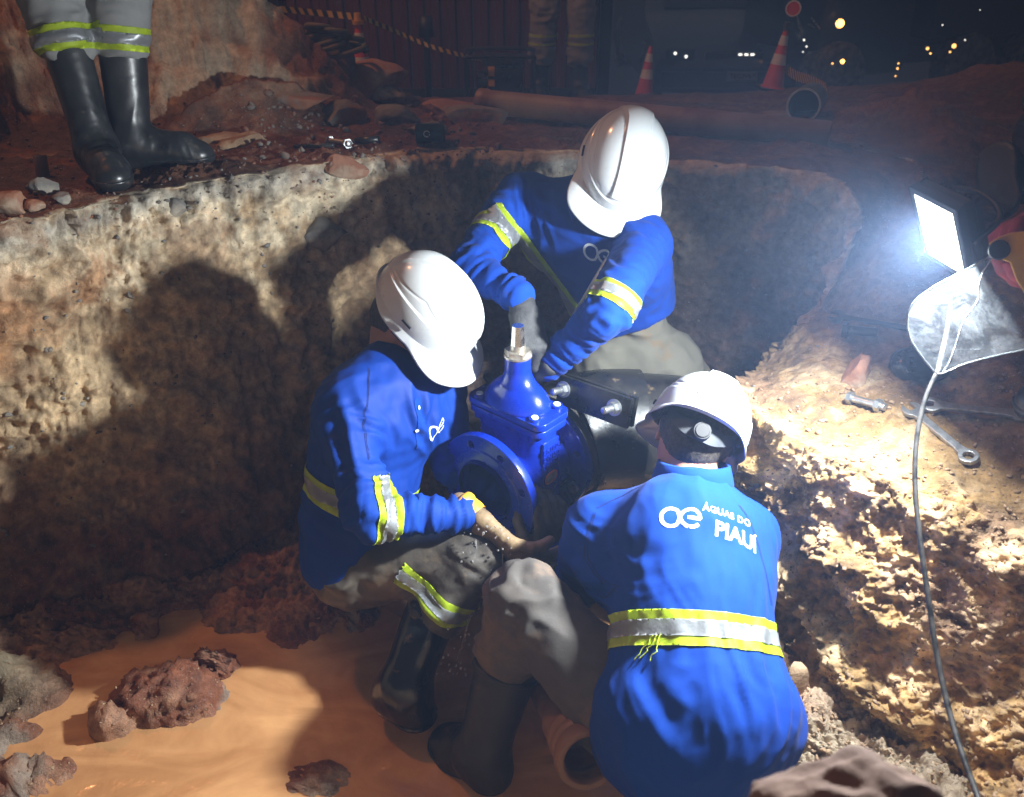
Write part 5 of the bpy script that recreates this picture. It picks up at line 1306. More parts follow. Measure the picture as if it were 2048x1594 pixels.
hl0 = to0 - N3(to0 - hl0) * .27; hl1 = to1 - N3(to1 - hl1) * .285
feetD = ((hl1, to1), (hl0, to0))
JD = standing('', (hl0[0] + hl1[0]) / 2 + .0, 2.50, 1.0, math.radians(-50), feetD, None, bh=.36)
for q in 'LR':
    hl, to = feetD[0 if q == 'L' else 1]
    lean = v3(.02, .06, 0) if q == 'L' else v3(-.060, .08, 0)
    JD['an' + q] = hl + N3(to - hl) * .062 + v3(0, 0, .09); JD['bt' + q] = JD['an' + q] + lean * .9 + v3(0, 0, .305)
    JD['kn' + q] = JD['an' + q] + lean * 1.3 + v3(0, 0, .40); JD['cu' + q] = JD['an' + q] + lean * .75 + v3(0, 0, .26)
JD['legbands'] = tuple((JD['an' + q] + (JD['kn' + q] - JD['an' + q]) * .62, JD['kn' + q] - JD['an' + q], .030, .12) for q in 'LR')
JD['legr'] = (.098, .086, .082, .076)
PD, _, _ = build_person('worker standing on the rim in tall black rubber boots and grey trousers with yellow bands', JD, dict(shirt=M['shirt'], trouser=M['trouser_grey']), seed=4, res=.0065, folds=dict(leg=.008, shin=.009))
for q, (hl, to) in zip('LR', feetD): boot(PD, hl, to, JD['bt' + q], M['boot'], r_top=.066, seed=11 + len(q), h=.0040)
# ---- man standing further back, legs only in the picture
c1 = at(1170, 195, 5.1); gz = drop(c1[0], c1[1]); 
feetE = ((c1 * v3(1, 1, 0) + v3(-.05, .1, gz), c1 * v3(1, 1, 0) + v3(.0, -.16, gz)), (c1 * v3(1, 1, 0) + v3(-.28, .12, gz), c1 * v3(1, 1, 0) + v3(-.26, -.14, gz)))
JE = standing('', c1[0] - .15, c1[1] + .05, gz, math.radians(-75), feetE, None, bh=.30)
JE['legbands'] = tuple((JE['an' + q] + (JE['kn' + q] - JE['an' + q]) * .62, (0, 0, 1), .030, .12) for q in 'LR')
PE, _, _ = build_person('worker standing in the dark street beyond the long brown pipe, only his legs lit', JE, dict(shirt=M['shirt'], trouser=M['trouser_grey']), seed=5, res=.010, hair=False)
for q, (hl, to) in zip('LR', feetE): boot(PE, hl, to, JE['bt' + q], M['boot_mud'], r_top=.06, hide_top=True, h=.009)
# ------------------------------------------------------------------ tools and things on the right-hand shelf
def hit(px, py, far=30):
    d = at(px, py, 1) - CAM; h = GB.ray_cast(Vector(CAM), Vector(d), far)
    return (np.array(h[0]), np.array(h[1])) if h[0] is not None else (atz(px, py, 1.0), v3(0, 0, 1))
def seat(px, py):
    """mean surface point and normal around a pixel, so small things lie flat"""
    P = []
    for dx in (-10, 0, 10):
        for dy in (-10, 0, 10): P.append(hit(px + dx, py + dy)[0])
    P = np.array(P); c = P.mean(0); u, s_, vt = np.linalg.svd(P - c); n = vt[2] * np.sign(vt[2][2]); return c, n, P
def wrench(label, p0, p1, R=.019, hw=.0078, th=.0035, rise=.010, m='steel', nrm=None, twist=0):
    a = hit(*p0)[0] + v3(0, 0, rise); b = hit(*p1)[0] + v3(0, 0, rise); L_ = float(np.linalg.norm(b - a)); w = R * .52
    pts = []
    for t in np.linspace(math.radians(148), math.asin(hw * 1.25 / R), 16): pts.append((R * 1.1 * math.cos(t), R * math.sin(t)))
    pts += [(R * 1.9, hw * .85), (L_ * .5, hw * .8), (L_ - R * 1.7, hw * .85)]
    for t in np.linspace(PI - math.asin(hw * 1.2 / (R * .95)), -PI + math.asin(hw * 1.2 / (R * .95)), 34): pts.append((L_ + R * .95 * math.cos(t), R * .95 * math.sin(t)))
    pts += [(L_ - R * 1.7, -hw * .85), (L_ * .5, -hw * .8), (R * 1.9, -hw * .85)]
    for t in np.linspace(-math.asin(hw * 1.25 / R), -math.radians(148), 16): pts.append((R * 1.1 * math.cos(t), R * math.sin(t)))
    pts += [(-R * .3, -w), (R * .25, -w * .8), (R * .25, w * .8), (-R * .3, w)]
    hole = []
    for k in range(24): r = R * (.66 if k % 2 else .58); hole.append((L_ + r * math.cos(2 * PI * k / 24), r * math.sin(2 * PI * k / 24)))
    me = curve_mesh('combination_wrench', [pts, hole], th, .0014, 2)
    n = np.array(nrm if nrm is not None else (0, 0, 1.0), float)
    me.polygons.foreach_set('use_smooth', [True] * len(me.polygons)); me.set_sharp_from_angle(angle=math.radians(32))
    xform(me, frame_m(a, X=b - a, Z=n - (b - a) / L_ * n.dot((b - a) / L_)))
    o = link('combination_wrench', me, M[m]); return tag(o, label, 'wrench', 'wrenches lying on the shelf')
wrench('combination wrench with its bright twelve-point ring end nearest the lens', (1822, 828), (1934, 922), R=.0185, nrm=(-.2, -.35, .9))
wrench('open spanner pointing to the picture edge just above the wrench with the bright ring', (1862, 818), (2040, 838), R=.017, hw=.0075, nrm=(-.1, -.4, .9))
wrench('dull open spanner lying at the back of the shelf beside the dark bolt', (1672, 640), (1835, 668), R=.017, hw=.0055, m='black_paint', nrm=(-.1, -.5, .86))
def loose_bolt(label, p0, p1, m, nut=True, head=.0145, r=.0085):
    a = hit(*p0)[0] + v3(0, 0, head * .95); b = hit(*p1)[0] + v3(0, 0, head * .95); root = thing('bolt', label, 'bolt'); D = b - a; L_ = float(np.linalg.norm(D))
    hexbolt(root, a, D, r, L_, head, .011, None, L_ - .022 if nut else None, m); return root
loose_bolt('bright zinc bolt with its nut lying on the shelf by the rust red stone', (1703, 808), (1768, 826), 'steel')
loose_bolt('dark rusty bolt with washer lying at the back of the shelf by the dull spanner', (1692, 674), (1752, 680), 'black_paint', nut=False, head=.020, r=.012)
# hanging power cable of the work lamp
cp = [at(1876, 742, 1.42), at(1850, 800, 1.42), at(1833, 880, 1.41), at(1830, 970, 1.39), at(1840, 1080, 1.36), at(1856, 1190, 1.33), at(1872, 1300, 1.30), at(1895, 1410, 1.26), at(1925, 1510, 1.21), at(1965, 1620, 1.15), at(2010, 1760, 1.05)]
cs = []
for i_, p in enumerate(catmull(cp, 120)):
    d = N3(p - CAM); h = GB.ray_cast(Vector(CAM), Vector(d)); t = np.linalg.norm(p - CAM)
    if h[0] is not None and h[3] < t + .012: p = CAM + d * (h[3] - .010)
    cs.append(p)
cs = np.array(cs)
for _ in range(6): cs[1:-1] = (cs[:-2] + cs[1:-1] * 2 + cs[2:]) / 4
up_ = catmull([LAMP_POS + v3(.05, .03, -.05), LAMP_POS + v3(.045, -.01, -.16), at(1885, 700, 1.45), cs[0]], 30)
bm = bmesh.new(); sweep(bm, np.concatenate([up_[:-1], cs]), .0042, 12); o = bm_obj('power_cable', bm, M['cable']); tag(o, 'black power cable hanging from the work lamp down the crumbly bank', 'cable')

# ------------------------------------------------------------------ the lit work lamp
lamp = thing('work_lamp', 'glaring white rectangular LED work lamp held out over the hole', 'lamp')
LMx = frame_m(LAMP_POS, X=hx, Z=hn)
bm = bmesh.new(); add_box(bm, LMx @ Matrix.Translation((0, 0, .004)), LAMP_W, LAMP_H, .003, .0006); bm_obj('led_panel', bm, M['led'], lamp)
bm = bmesh.new()
for sx, sy, w_, h_ in ((0, 1, LAMP_W + .02, .009), (0, -1, LAMP_W + .02, .009), (1, 0, .009, LAMP_H), (-1, 0, .009, LAMP_H)):
    add_box(bm, LMx @ Matrix.Translation((sx * (LAMP_W / 2 + .0052), sy * (LAMP_H / 2 + .0052), -.002)), w_, h_, .016, .0015)
bm_obj('bezel', bm, M['black'], lamp, angle=30)
bm = bmesh.new(); add_box(bm, LMx @ Matrix.Translation((0, 0, -.016)), LAMP_W + .014, LAMP_H + .014, .018, .003)
for k in range(9): add_box(bm, LMx @ Matrix.Translation(((k - 4) * .011, 0, -.034)), .003, LAMP_H - .02, .018, .0006)
bm_obj('housing', bm, M['black'], lamp, angle=30)
bm = bmesh.new(); q = [np.array(LMx @ Vector(c)) for c in ((-LAMP_W / 2 - .012, 0, -.01), (-LAMP_W / 2 - .014, -.02, -.06), (0, -.03, -.075), (LAMP_W / 2 + .014, -.02, -.06), (LAMP_W / 2 + .012, 0, -.01))]
sweep(bm, catmull(q, 30), .005, 8); bm_obj('bracket', bm, M['black'], lamp)

# ------------------------------------------------------------------ clear face shield with yellow headgear
shield = thing('face_shield', 'scratched clear face shield with yellow headgear hanging under the lit lamp', 'face shield')
pts = [(1815, 655), (1817, 625), (1832, 600), (1862, 577), (1900, 556), (1950, 530), (2000, 500), (2050, 474), (2120, 440), (2150, 560), (2140, 690), (2060, 698), (1990, 712), (1930, 728), (1890, 745), (1876, 747), (1864, 738), (1840, 708), (1822, 680)]
cl = catmull(np.array([(a, b, 0) for a, b in pts] + [(pts[0][0], pts[0][1], 0)]), 110)[:-1, :2]
def shz(a, b): u = (a - 1950) / 200; v_ = (b - 620) / 150; return 1.305 + .035 * u * u - .045 * v_ + .02 * u
me = curve_mesh('visor', [[((a - 1950) / 1000, -(b - 620) / 1000) for a, b in cl]], 0, 0)
bm = bmesh.new(); bm.from_mesh(me); bpy.data.meshes.remove(me)
for _ in range(6):
    es = [e for e in bm.edges if e.calc_length() > .03]
    if not es: break
    bmesh.ops.subdivide_edges(bm, edges=es, cuts=1); bmesh.ops.triangulate(bm, faces=[f_ for f_ in bm.faces if len(f_.verts) > 3])
for v in bm.verts: a, b = 1950 + v.co.x * 1000, 620 - v.co.y * 1000; v.co = at(a, b, shz(a, b))
g, nt, Nn, L, B = new_mat('scratched_clear_plastic'); nt.nodes.remove(B)
tr = Nn.new('ShaderNodeBsdfTransparent'); tr.inputs[0].default_value = (.90, .93, .95, 1)
gl = Nn.new('ShaderNodeBsdfGlossy'); gl.inputs['Roughness'].default_value = .10; df = Nn.new('ShaderNodeBsdfTranslucent'); df.inputs[0].default_value = (.8, .86, .9, 1)
d2 = Nn.new('ShaderNodeBsdfDiffuse'); d2.inputs[0].default_value = (.8, .86, .9, 1); ds = Nn.new('ShaderNodeMixShader'); ds.inputs[0].default_value = .5; L.new(df.outputs[0], ds.inputs[1]); L.new(d2.outputs[0], ds.inputs[2])
tc = Nn.new('ShaderNodeTexCoord'); n1 = Nn.new('ShaderNodeTexNoise'); n1.inputs['Scale'].default_value = 26; n1.inputs['Detail'].default_value = 12; n1.inputs['Roughness'].default_value = .8; n1.inputs['Distortion'].default_value = .6
L.new(tc.outputs['Object'], n1.inputs['Vector']); r1 = Nn.new('ShaderNodeMapRange'); r1.inputs['From Min'].default_value = .44; r1.inputs['From Max'].default_value = .78; r1.inputs['To Min'].default_value = .04; r1.inputs['To Max'].default_value = .26
L.new(n1.outputs['Fac'], r1.inputs['Value']); fr = Nn.new('ShaderNodeFresnel'); fr.inputs[0].default_value = 1.45
m1 = Nn.new('ShaderNodeMixShader'); L.new(r1.outputs['Result'], m1.inputs[0]); L.new(tr.outputs[0], m1.inputs[1]); L.new(ds.outputs[0], m1.inputs[2])
m2 = Nn.new('ShaderNodeMixShader'); L.new(fr.outputs[0], m2.inputs[0]); L.new(m1.outputs[0], m2.inputs[1]); L.new(gl.outputs[0], m2.inputs[2]); L.new(m2.outputs[0], Nn['Material Output'].inputs['Surface'])
bm_obj('visor', bm, g, shield)
bm = bmesh.new(); sweep(bm, [at(a, b, shz(a, b)) for a, b in cl], .0011, 6, close=True); bm_obj('visor_edge', bm, mat('worn_clear_edge', (.55, .6, .62), rough=.4), shield)
bm = bmesh.new(); sweep(bm, catmull([at(a, b, shz(a, b) - .003) for a, b in ((1988, 503), (1976, 528), (1965, 545), (1958, 570), (1956, 600), (1940, 622), (1926, 645), (1915, 680), (1900, 722), (1886, 744))], 60), [.0006 + .0007 * abs(math.sin(i * .4)) for i in range(60)], 6); bm_obj('crack', bm, M['white_dot'], shield)
KC = at(1998, 500, 1.275); kd = N3(CAM - KC)
me = curve_mesh('headgear', [[((a - 2000) * .00078, -(b - 500) * .00078) for a, b in ((1985, 488), (1998, 478), (2018, 470), (2045, 467), (2100, 470), (2130, 500), (2120, 640), (2085, 640), (2050, 578), (2036, 556), (2022, 522), (2008, 516), (1990, 512))]], .004, .002, 2)
xform(me, frame_m(KC, X=(1, 0, 0), Z=kd)); link('headgear', me, M['yellow'], shield)
bm = bmesh.new(); add_cyl(bm, KC + kd * .006, KC + kd * .016, .0150, .0135, 28); bm_obj('knob', bm, M['black'], shield, angle=30)

# ------------------------------------------------------------------ dark figure at the right who holds lamp and shield
JF = dict(front=(-.75, -.62, -.2), pelvis=v3(1.52, 2.00, 1.20), neck=v3(1.36, 1.84, 1.66), shL=v3(1.24, 1.96, 1.60), shR=v3(1.44, 1.68, 1.60), elL=v3(1.13, 1.86, 1.32), wrL=at(2100, 430, 1.75), elR=v3(1.24, 1.48, 1.33), wrR=v3(1.06, 1.35, 1.12),
          hipL=v3(1.46, 2.08, 1.13), hipR=v3(1.56, 1.90, 1.13), knL=v3(1.36, 2.2, 1.16), cuL=v3(1.34, 2.24, 1.02), anL=v3(1.30, 2.26, .98), knR=v3(1.30, 1.62, 1.12), cuR=v3(1.22, 1.52, .97), anR=v3(1.19, 1.42, .90),
          head=v3(1.28, 1.76, 1.80), hf=v3(-.7, -.5, -.5), hu=v3(-.3, -.2, .9))
dk = mat('dark_work_clothes', (.012, .014, .022), (.02, .022, .03), 8, .85)
PF, _, _ = build_person('dark crouching figure at the picture edge holding lamp and face shield in red gloves', JF, dict(shirt=dk, trouser=dk), seed=7, res=.011, hair=False)
rg = mat('red_glove', (.30, .02, .03), (.22, .015, .02), 40, .6, bump=.4, bscale=120)
hand(PF, at(2070, 440, 1.72), v3(-.7, -.35, -.05), (-.2, -.6, -.6), 1, rg, curl=(40, 50, 35), seed=12)
hand(PF, at(2200, 570, 1.40), N3(at(2000, 562, 1.44) - at(2072, 560, 1.43)), (.1, .3, .9), -1, rg, curl=(18, 24, 18), seed=13, cuff=False)
boot(PF, v3(1.20, 1.44, .84), v3(.945, 1.36, .81), v3(1.23, 1.53, 1.0), M['boot_mud'], r_top=.06, hide_top=True, h=.006)
boot(PF, v3(1.33, 2.28, .98), v3(1.18, 2.06, .96), v3(1.24, 2.2, 1.08), M['boot_mud'], r_top=.06, hide_top=True, h=.008)

# ------------------------------------------------------------------ things lying on the rim behind the hole
def gp(px, py): return hit(px, py)[0]
c = gp(856, 286); can = thing('tin_can', 'small dark green can lying on the rim between slab and hole', 'can')
Mx = frame_m(c + v3(-.038, 0, .030), Z=(1, .12, .0), X=(0, 0, 1)); bm = bmesh.new(); add_lathe(bm, [(.0001, 0), (.028, 0), (.030, .002), (.030, .006), (.0285, .009), (.0285, .082), (.030, .084), (.030, .088), (.028, .090), (.0001, .090)], Mx, 36)
bm_obj('shell', bm, mat('dark_green_tin', (.012, .035, .033), (.02, .03, .03), 30, .35, metal=.4), can, angle=35)
bm = bmesh.new(); cc_ = c + v3(.0, -.0255, .034)
for a0, a1 in ((20, 300), (330, 355)): sweep(bm, [cc_ + v3(.009 * math.cos(t), -.0035, .009 * math.sin(t)) for t in np.radians(np.linspace(a0, a1, 14))], .0010, 5)
bm_obj('mark', bm, M['white_dot'], can)
b1 = loose_bolt('silver bolt with nut lying on the red dirt beyond the boots', (662, 292), (700, 298), 'steel', True, .016, .010)
bm = bmesh.new(); a, b = gp(590, 300) + v3(0, 0, .010), gp(668, 297) + v3(0, 0, .010); sweep(bm, [a, b], .007, 8); tag(bm_obj('steel_bar', bm, M['black_paint']), 'thin dark bar pointing at the silver bolt on the red dirt', 'bar')
bm = bmesh.new(); a, b = gp(712, 290) + v3(0, 0, .012), gp(758, 286) + v3(0, 0, .012); sweep(bm, [a, b], .011, 10); tag(bm_obj('pipe_stub', bm, M['black_paint']), 'short dark rod right of the silver bolt on the red dirt', 'rod')
c = gp(86, 352); bm = bmesh.new(); M_ = frame_m(c, Z=(.05, .1, 1), X=(1, 0, 0)); add_lathe(bm, [(.013, .055), (.013, -.02), (.0175, -.02), (.0175, .056), (.016, .058), (.013, .055)], M_, 28); tag(bm_obj('pipe_stub', bm, M['pvc'], angle=40), 'short brown plastic stub standing up behind the broken paving piece', 'pipe stub')
pl = thing('long_pipe', 'long brown plastic pipe lying on the street behind the hole', 'pipe')
a, b = at(958, 203, 3.02), at(1660, 270, 2.62); D = N3(b - a); bm = bmesh.new(); Mx = frame_m(a, Z=D, X=(0, 0, 1)); L_ = float(np.linalg.norm(b - a))
add_lathe(bm, [(.036, L_), (.036, .0), (.044, 0), (.046, .004), (.046, .030), (.042, .040), (.042, L_ * .3), (.0425, L_ * .6), (.042, L_ - .004), (.040, L_), (.036, L_)], Mx, 48); bm_obj('tube', bm, M['pvc'], pl, angle=35)
bm = bmesh.new(); add_lathe(bm, [(.0001, -.012), (.020, -.012), (.022, -.008), (.022, .012), (.035, .016)], Mx, 36); bm_obj('end_plug', bm, M['pvc_dark'], pl, angle=35)
pl2 = thing('big_pipe', 'wide pipe with a pale round open end facing the camera near the leaning cone', 'pipe')
a = at(1607, 211, 2.95); D = N3(v3(.35, .9, -.12)); Mx = frame_m(a, Z=D, X=(0, 0, 1)); bm = bmesh.new(); add_lathe(bm, [(.050, .5), (.050, 0), (.052, -.001), (.057, -.001), (.058, .002), (.058, .5)], Mx, 56); bm_obj('tube', bm, mat('grey_blue_pipe', (.08, .09, .11), rough=.5), pl2, angle=35)
bm = bmesh.new(); add_lathe(bm, [(.0505, -.0016), (.0575, -.0016)], Mx, 56); bm_obj('cut_edge', bm, mat('pale_pipe_edge', (.45, .52, .55), rough=.6), pl2)
bm = bmesh.new(); add_lathe(bm, [(.0001, .3), (.0495, .3)], Mx, 40); bm_obj('end_wall', bm, M['black'], pl2)
bm = bmesh.new(); add_box(bm, frame_m((a + v3(.02, .12, 0)) * v3(1, 1, 0) + v3(0, 0, drop(a[0], a[1] + .1) + (a[2] - .058 - drop(a[0], a[1] + .1)) / 2), X=(1, 0, 0), Z=(0, 0, 1)), .2, .16, max(.02, a[2] - .056 - drop(a[0], a[1] + .1)), .008); o = bm_obj('timber_block', bm, M['asphalt'], angle=30); tag(o, 'dark block propping up the wide pipe with the pale end', 'block')

# ------------------------------------------------------------------ cones, tape, generator, wall, vehicles in the street
def cone(label, base, h, tilt=(0, 0), beacon=None, group='traffic cones in the street'):
    root = thing('traffic_cone', label, 'cone', group); k = h / .72
    Z = N3((tilt[0], tilt[1], 1)); Mx = frame_m(base, Z=Z, X=(1, 0, 0))
    bm = bmesh.new(); add_box(bm, Mx @ Matrix.Translation((0, 0, .015 * k)), .36 * k, .36 * k, .03 * k, .006 * k); bm_obj('base', bm, M['black'], root, angle=30)
    r = lambda z: (.135 - .112 * z / .72) * k
    bm = bmesh.new(); add_lathe(bm, [(.15 * k, .03 * k), (r(.04), .045 * k), (r(.70), .70 * k), (.018 * k, .72 * k), (.0001, .72 * k)], Mx, 32); bm_obj('cone_body', bm, M['cone_red'], root, angle=35)
    for z0, z1 in ((.30, .42), (.52, .63)):
        bm = bmesh.new(); add_lathe(bm, [(r(z0) + .002 * k, z0 * k), (r(z1) + .002 * k, z1 * k)], Mx, 32); bm_obj('white_band', bm, M['cone_white'], root)
    if beacon == 'yellow':
        bm = bmesh.new(); add_cyl(bm, Mx @ Vector((0, 0, .70 * k)), Mx @ Vector((0, 0, .735 * k)), .050 * k, .055 * k, 20); o = bm_obj('lamp_collar', bm, M['yellow'], root, angle=30)
        bm = bmesh.new(); add_cyl(bm, Mx @ Vector((0, 0, .736 * k)), Mx @ Vector((0, 0, .80 * k)), .036 * k, .030 * k, 20); bm_obj('lamp_body', bm, M['yellow'], o, angle=30)
    if beacon == 'ring':
        bm = bmesh.new(); add_cyl(bm, Mx @ Vector((0, 0, .69 * k)), Mx @ Vector((0, 0, .78 * k)), .048 * k, .040 * k, 20); o = bm_obj('lamp_body', bm, M['strap'], root, angle=30)
        bm = bmesh.new(); c_ = np.array(Mx @ Vector((.01, 0, .93 * k))); d_ = N3(CAM - c_); a_ = any_perp(d_); b_ = np.cross(d_, a_)
        sweep(bm, [c_ + (a_ * math.cos(t) + b_ * math.sin(t)) * .082 * k for t in np.linspace(0, 2 * PI, 41)[:-1]], .009 * k, 8, close=True); bm_obj('lens_ring', bm, M['cone_white'], o)
        bm = bmesh.new(); add_cyl(bm, c_ - d_ * .02 * k, c_ + d_ * .004 * k, .080 * k, .078 * k, 32); bm_obj('lens', bm, M['cone_red'], o, angle=30)
    return root
def place(px, py, t=None):
    p = hit(px, py)[0]; return p
def gpt(px, t):
    x, y = at(px, 150, t)[:2]; return v3(x, y, drop(x, y))
def cone_px(label, px, pyt, t, tilt, beacon=None):
    b = gpt(px, t); top = at(px, pyt, t); h = max(.3, top[2] - b[2]); return cone(label, b, h, tilt, beacon)
cone_px('orange and white cone carrying a yellow lamp behind the big tan boulder', 724, 38, 4.15, (0, .02), 'yellow')
cone_px('plain striped cone half hidden behind the bending man\'s helmet', 1290, 98, 5.0, (.07, 0))
cone_px('striped cone topped by a round ring lamp beside the wide pipe mouth', 1548, 118, 4.4, (.10, 0), 'ring')
def tape(label, P, w=.035, group='caution tape'):
    P = catmull([at(*p) for p in P], 120); bm = bmesh.new(); prev = None
    root_me = []
    for i, p in enumerate(P):
        d = N3(P[min(i + 1, 119)] - P[max(i - 1, 0)]); tw = math.sin(i * .13) * .6; n = N3(np.cross(d, v3(math.sin(tw), .2, 0))) if False else v3(0, .3 * math.sin(tw), 1)
        a, b = bm.verts.new(p + n * w / 2), bm.verts.new(p - n * w / 2 + d * w * .5)
        if prev: f_ = bm.faces.new((prev[0], prev[1], b, a)); f_.material_index = (i // 4) % 2
        prev = (a, b)
    o = bm_obj('caution_tape', bm, mat('tape_yellow', (.55, .36, .06), rough=.5)); o.data.materials.append(M['black']); o.data.polygons.foreach_set('material_index', [(i // 3) % 2 for i in range(len(o.data.polygons))]); o.data.update(); return tag(o, label, 'tape', group)
tape('yellow and black tape running from the heap to the cone with the yellow lamp', [(360, -22, 4.0), (480, 8, 4.2), (600, 22, 4.4), (718, 34, 4.13)], .030)
tape('sagging yellow and black tape between the cone with the yellow lamp and the generator', [(728, 36, 4.16), (790, 62, 4.6), (860, 92, 4.6), (930, 112, 4.6), (960, 118, 4.65)], .022)
tape('short end of tape trailing from the cone with the ring lamp', [(1562, 130, 4.4), (1590, 150, 4.35), (1620, 160, 4.3), (1650, 175, 4.25)], .045)
# maroon sheet-metal wall
wl = thing('sheet_metal_wall', 'dark maroon sheet-metal wall across the street behind the cones', 'wall')
y0 = 5.75; x0, x1 = -1.42, .55; n_ = 5
for k in range(n_):
    a, b = x0 + (x1 - x0) * k / n_, x0 + (x1 - x0) * (k + 1) / n_ - .006; bm = bmesh.new(); xs = np.linspace(a, b, 33); prev = None; z0 = drop((a + b) / 2, y0) - .1
    for i, x in enumerate(xs):
        yy = y0 - (.018 if (i // 4) % 2 else 0) + .0; v_ = (bm.verts.new((x, yy, z0)), bm.verts.new((x, yy, z0 + 2.9)))
        if prev: bm.faces.new((prev[0], v_[0], v_[1], prev[1]))
        prev = v_
    bm_obj('panel', bm, M['wall_red'], wl, smooth=False)
for x in (x0 - .03, x1 + .03):
    bm = bmesh.new(); add_box(bm, frame_m((x, y0 - .03, drop(x, y0) + 1.3), X=(1, 0, 0), Z=(0, 0, 1)), .07, .07, 2.9, .006); bm_obj('post', bm, M['black'], wl)
bm = bmesh.new(); add_box(bm, frame_m(((x0 + x1) / 2, y0 - .035, drop(0, y0) + .05), X=(1, 0, 0), Z=(0, 0, 1)), x1 - x0 - .04, .03, .12, .004); bm_obj('kick_board', bm, M['black'], wl)
pst = gpt(856, 5.0); bm = bmesh.new(); sweep(bm, [pst - v3(0, 0, .05), pst + v3(0, 0, .30), pst + v3(.01, 0, .42)], [.022, .02, .02], 10); add_cyl(bm, pst + v3(.0, 0, .36), pst + v3(0, 0, .47), .05, .035, 12); tag(bm_obj('bollard_post', bm, M['black']), 'thin dark post with a wider top in front of the maroon wall', 'post')
# generator
gc_ = gpt(1000, 4.75); gen = thing('generator', 'small black framed generator beside the standing legs', 'generator'); w_, d_, h_ = .37, .30, .25
bm = bmesh.new()
for sy in (-1, 1): sweep(bm, catmull([gc_ + v3(*q) for q in ((-w_ / 2, sy * d_ / 2, .02), (-w_ / 2, sy * d_ / 2, h_ - .03), (-w_ / 2 + .03, sy * d_ / 2, h_), (w_ / 2 - .03, sy * d_ / 2, h_), (w_ / 2, sy * d_ / 2, h_ - .03), (w_ / 2, sy * d_ / 2, .02))], 50), .011, 8)
for sx in (-1, 1):
    for z in (.03, h_ - .02): sweep(bm, [gc_ + v3(sx * w_ / 2, -d_ / 2, z), gc_ + v3(sx * w_ / 2, d_ / 2, z)], .010, 8)
bm_obj('tube_frame', bm, M['black'], gen)
bm = bmesh.new(); add_box(bm, frame_m(gc_ + v3(.03, 0, .115), X=(1, 0, 0), Z=(0, 0, 1)), .20, .20, .15, .02); add_cyl(bm, gc_ + v3(-.13, 0, .09), gc_ + v3(-.07, 0, .09), .07, .07, 24); bm_obj('engine', bm, M['black_paint'], gen, angle=30)
bm = bmesh.new(); add_box(bm, frame_m(gc_ + v3(.02, 0, .215), X=(1, 0, 0), Z=(0, 0, 1)), .24, .20, .045, .018); bm_obj('fuel_tank', bm, M['black_paint'], gen, angle=30)
for z, hh in ((.17, .05), (.11, .035)):
    bm = bmesh.new(); add_box(bm, frame_m(gc_ + v3(-.045, -.104, z), X=(1, 0, 0), Z=(0, 0, 1)), .035, .008, hh, .002); bm_obj('label_plate', bm, M['yellow'], gen)
# hose coil on the rubble
hc_ = hit(650, 178)[0]; hc_ = at(655, 165, 3.5); zg = drop(hc_[0], hc_[1])
bm = bmesh.new(); pts = []
for i in range(260):
    t = i / 260; a = t * 2 * PI * 6.3; r = .135 - .060 * t + .022 * math.sin(a * 2.3 + 1) + .012 * math.sin(a * .37 * 9); pts.append(v3(hc_[0] + r * math.cos(a) * 1.05 + .02 * math.sin(t * 17), hc_[1] + r * math.sin(a) * .7, zg + .03 + .11 * t + .035 * math.sin(a * 1.07 + 1)))
sweep(bm, pts, .011, 8); tag(bm_obj('hose_coil', bm, M['green_cloth']), 'dusty green hose coiled in a heap on the rubble under the pointed stone', 'hose')
o = link('hose_mound', rock_mesh('dirt_mound', .12, 61, (1.0, .75, 1.1), 4, .3, 2), M['asphalt']); o.location = (hc_[0], hc_[1], zg + .02); o.name = 'rubble_mound'; tag(o, 'dark mound of rubble inside the coiled green hose', 'mound')

# dark car facing the hole
def bx(root, name, c, X, sx, sy, sz, m, bev=.02, Z=(0, 0, 1)):
    bm = bmesh.new(); add_box(bm, frame_m(c, X=X, Z=Z), sx, sy, sz, bev); return bm_obj(name, bm, m, root, angle=35)
cb = at(1478, 150, 8.6); zc = drop(cb[0], cb[1]); car = thing('parked_car', 'dark parked car facing the hole with a pale number plate', 'car')
prof = [(-.0, .22), (-.06, .32), (-.06, .52), (.0, .62), (.18, .72), (.85, .86), (1.0, .90), (1.55, 1.32), (1.9, 1.40), (3.0, 1.38), (3.6, 1.0), (3.95, .92), (4.0, .30), (3.9, .22)]
bm = bmesh.new(); rows = []
for s_, ins, zs in ((-.86, .03, .97), (-.80, 0, 1), (0, -.03, 1.01), (.80, 0, 1), (.86, .03, .97)):
    rows.append([bm.verts.new((cb[0] + s_ * (1 - .18 * max(0, (z - .9)) / .5), cb[1] + y + ins, zc + z * (zs if z > .5 else 1))) for y, z in prof])
for A, B in zip(rows[:-1], rows[1:]):
    for i in range(len(prof)): bm.faces.new((A[i], A[(i + 1) % len(prof)], B[(i + 1) % len(prof)], B[i]))
bm.faces.new(rows[0]); bm.faces.new(rows[-1][::-1]); bm_obj('body', bm, M['car_paint'], car, angle=35)
bx(car, 'windscreen', v3(cb[0], cb[1] + 1.26, zc + 1.13), (1, 0, 0), 1.30, .68, .01, M['glass_dark'], .002, (0, -.60, .78))
bx(car, 'grille', v3(cb[0], cb[1] - .045, zc + .56), (1, 0, 0), .75, .04, .10, M['black'], .008)
bx(car, 'bumper', v3(cb[0], cb[1] - .075, zc + .36), (1, 0, 0), 1.60, .08, .16, M['black'], .02)
pl_ = bx(car, 'number_plate', v3(cb[0], cb[1] - .125, zc + .40), (1, 0, 0), .30, .012, .085, mat('pale_number_plate', (.35, .40, .45), rough=.4), .003)
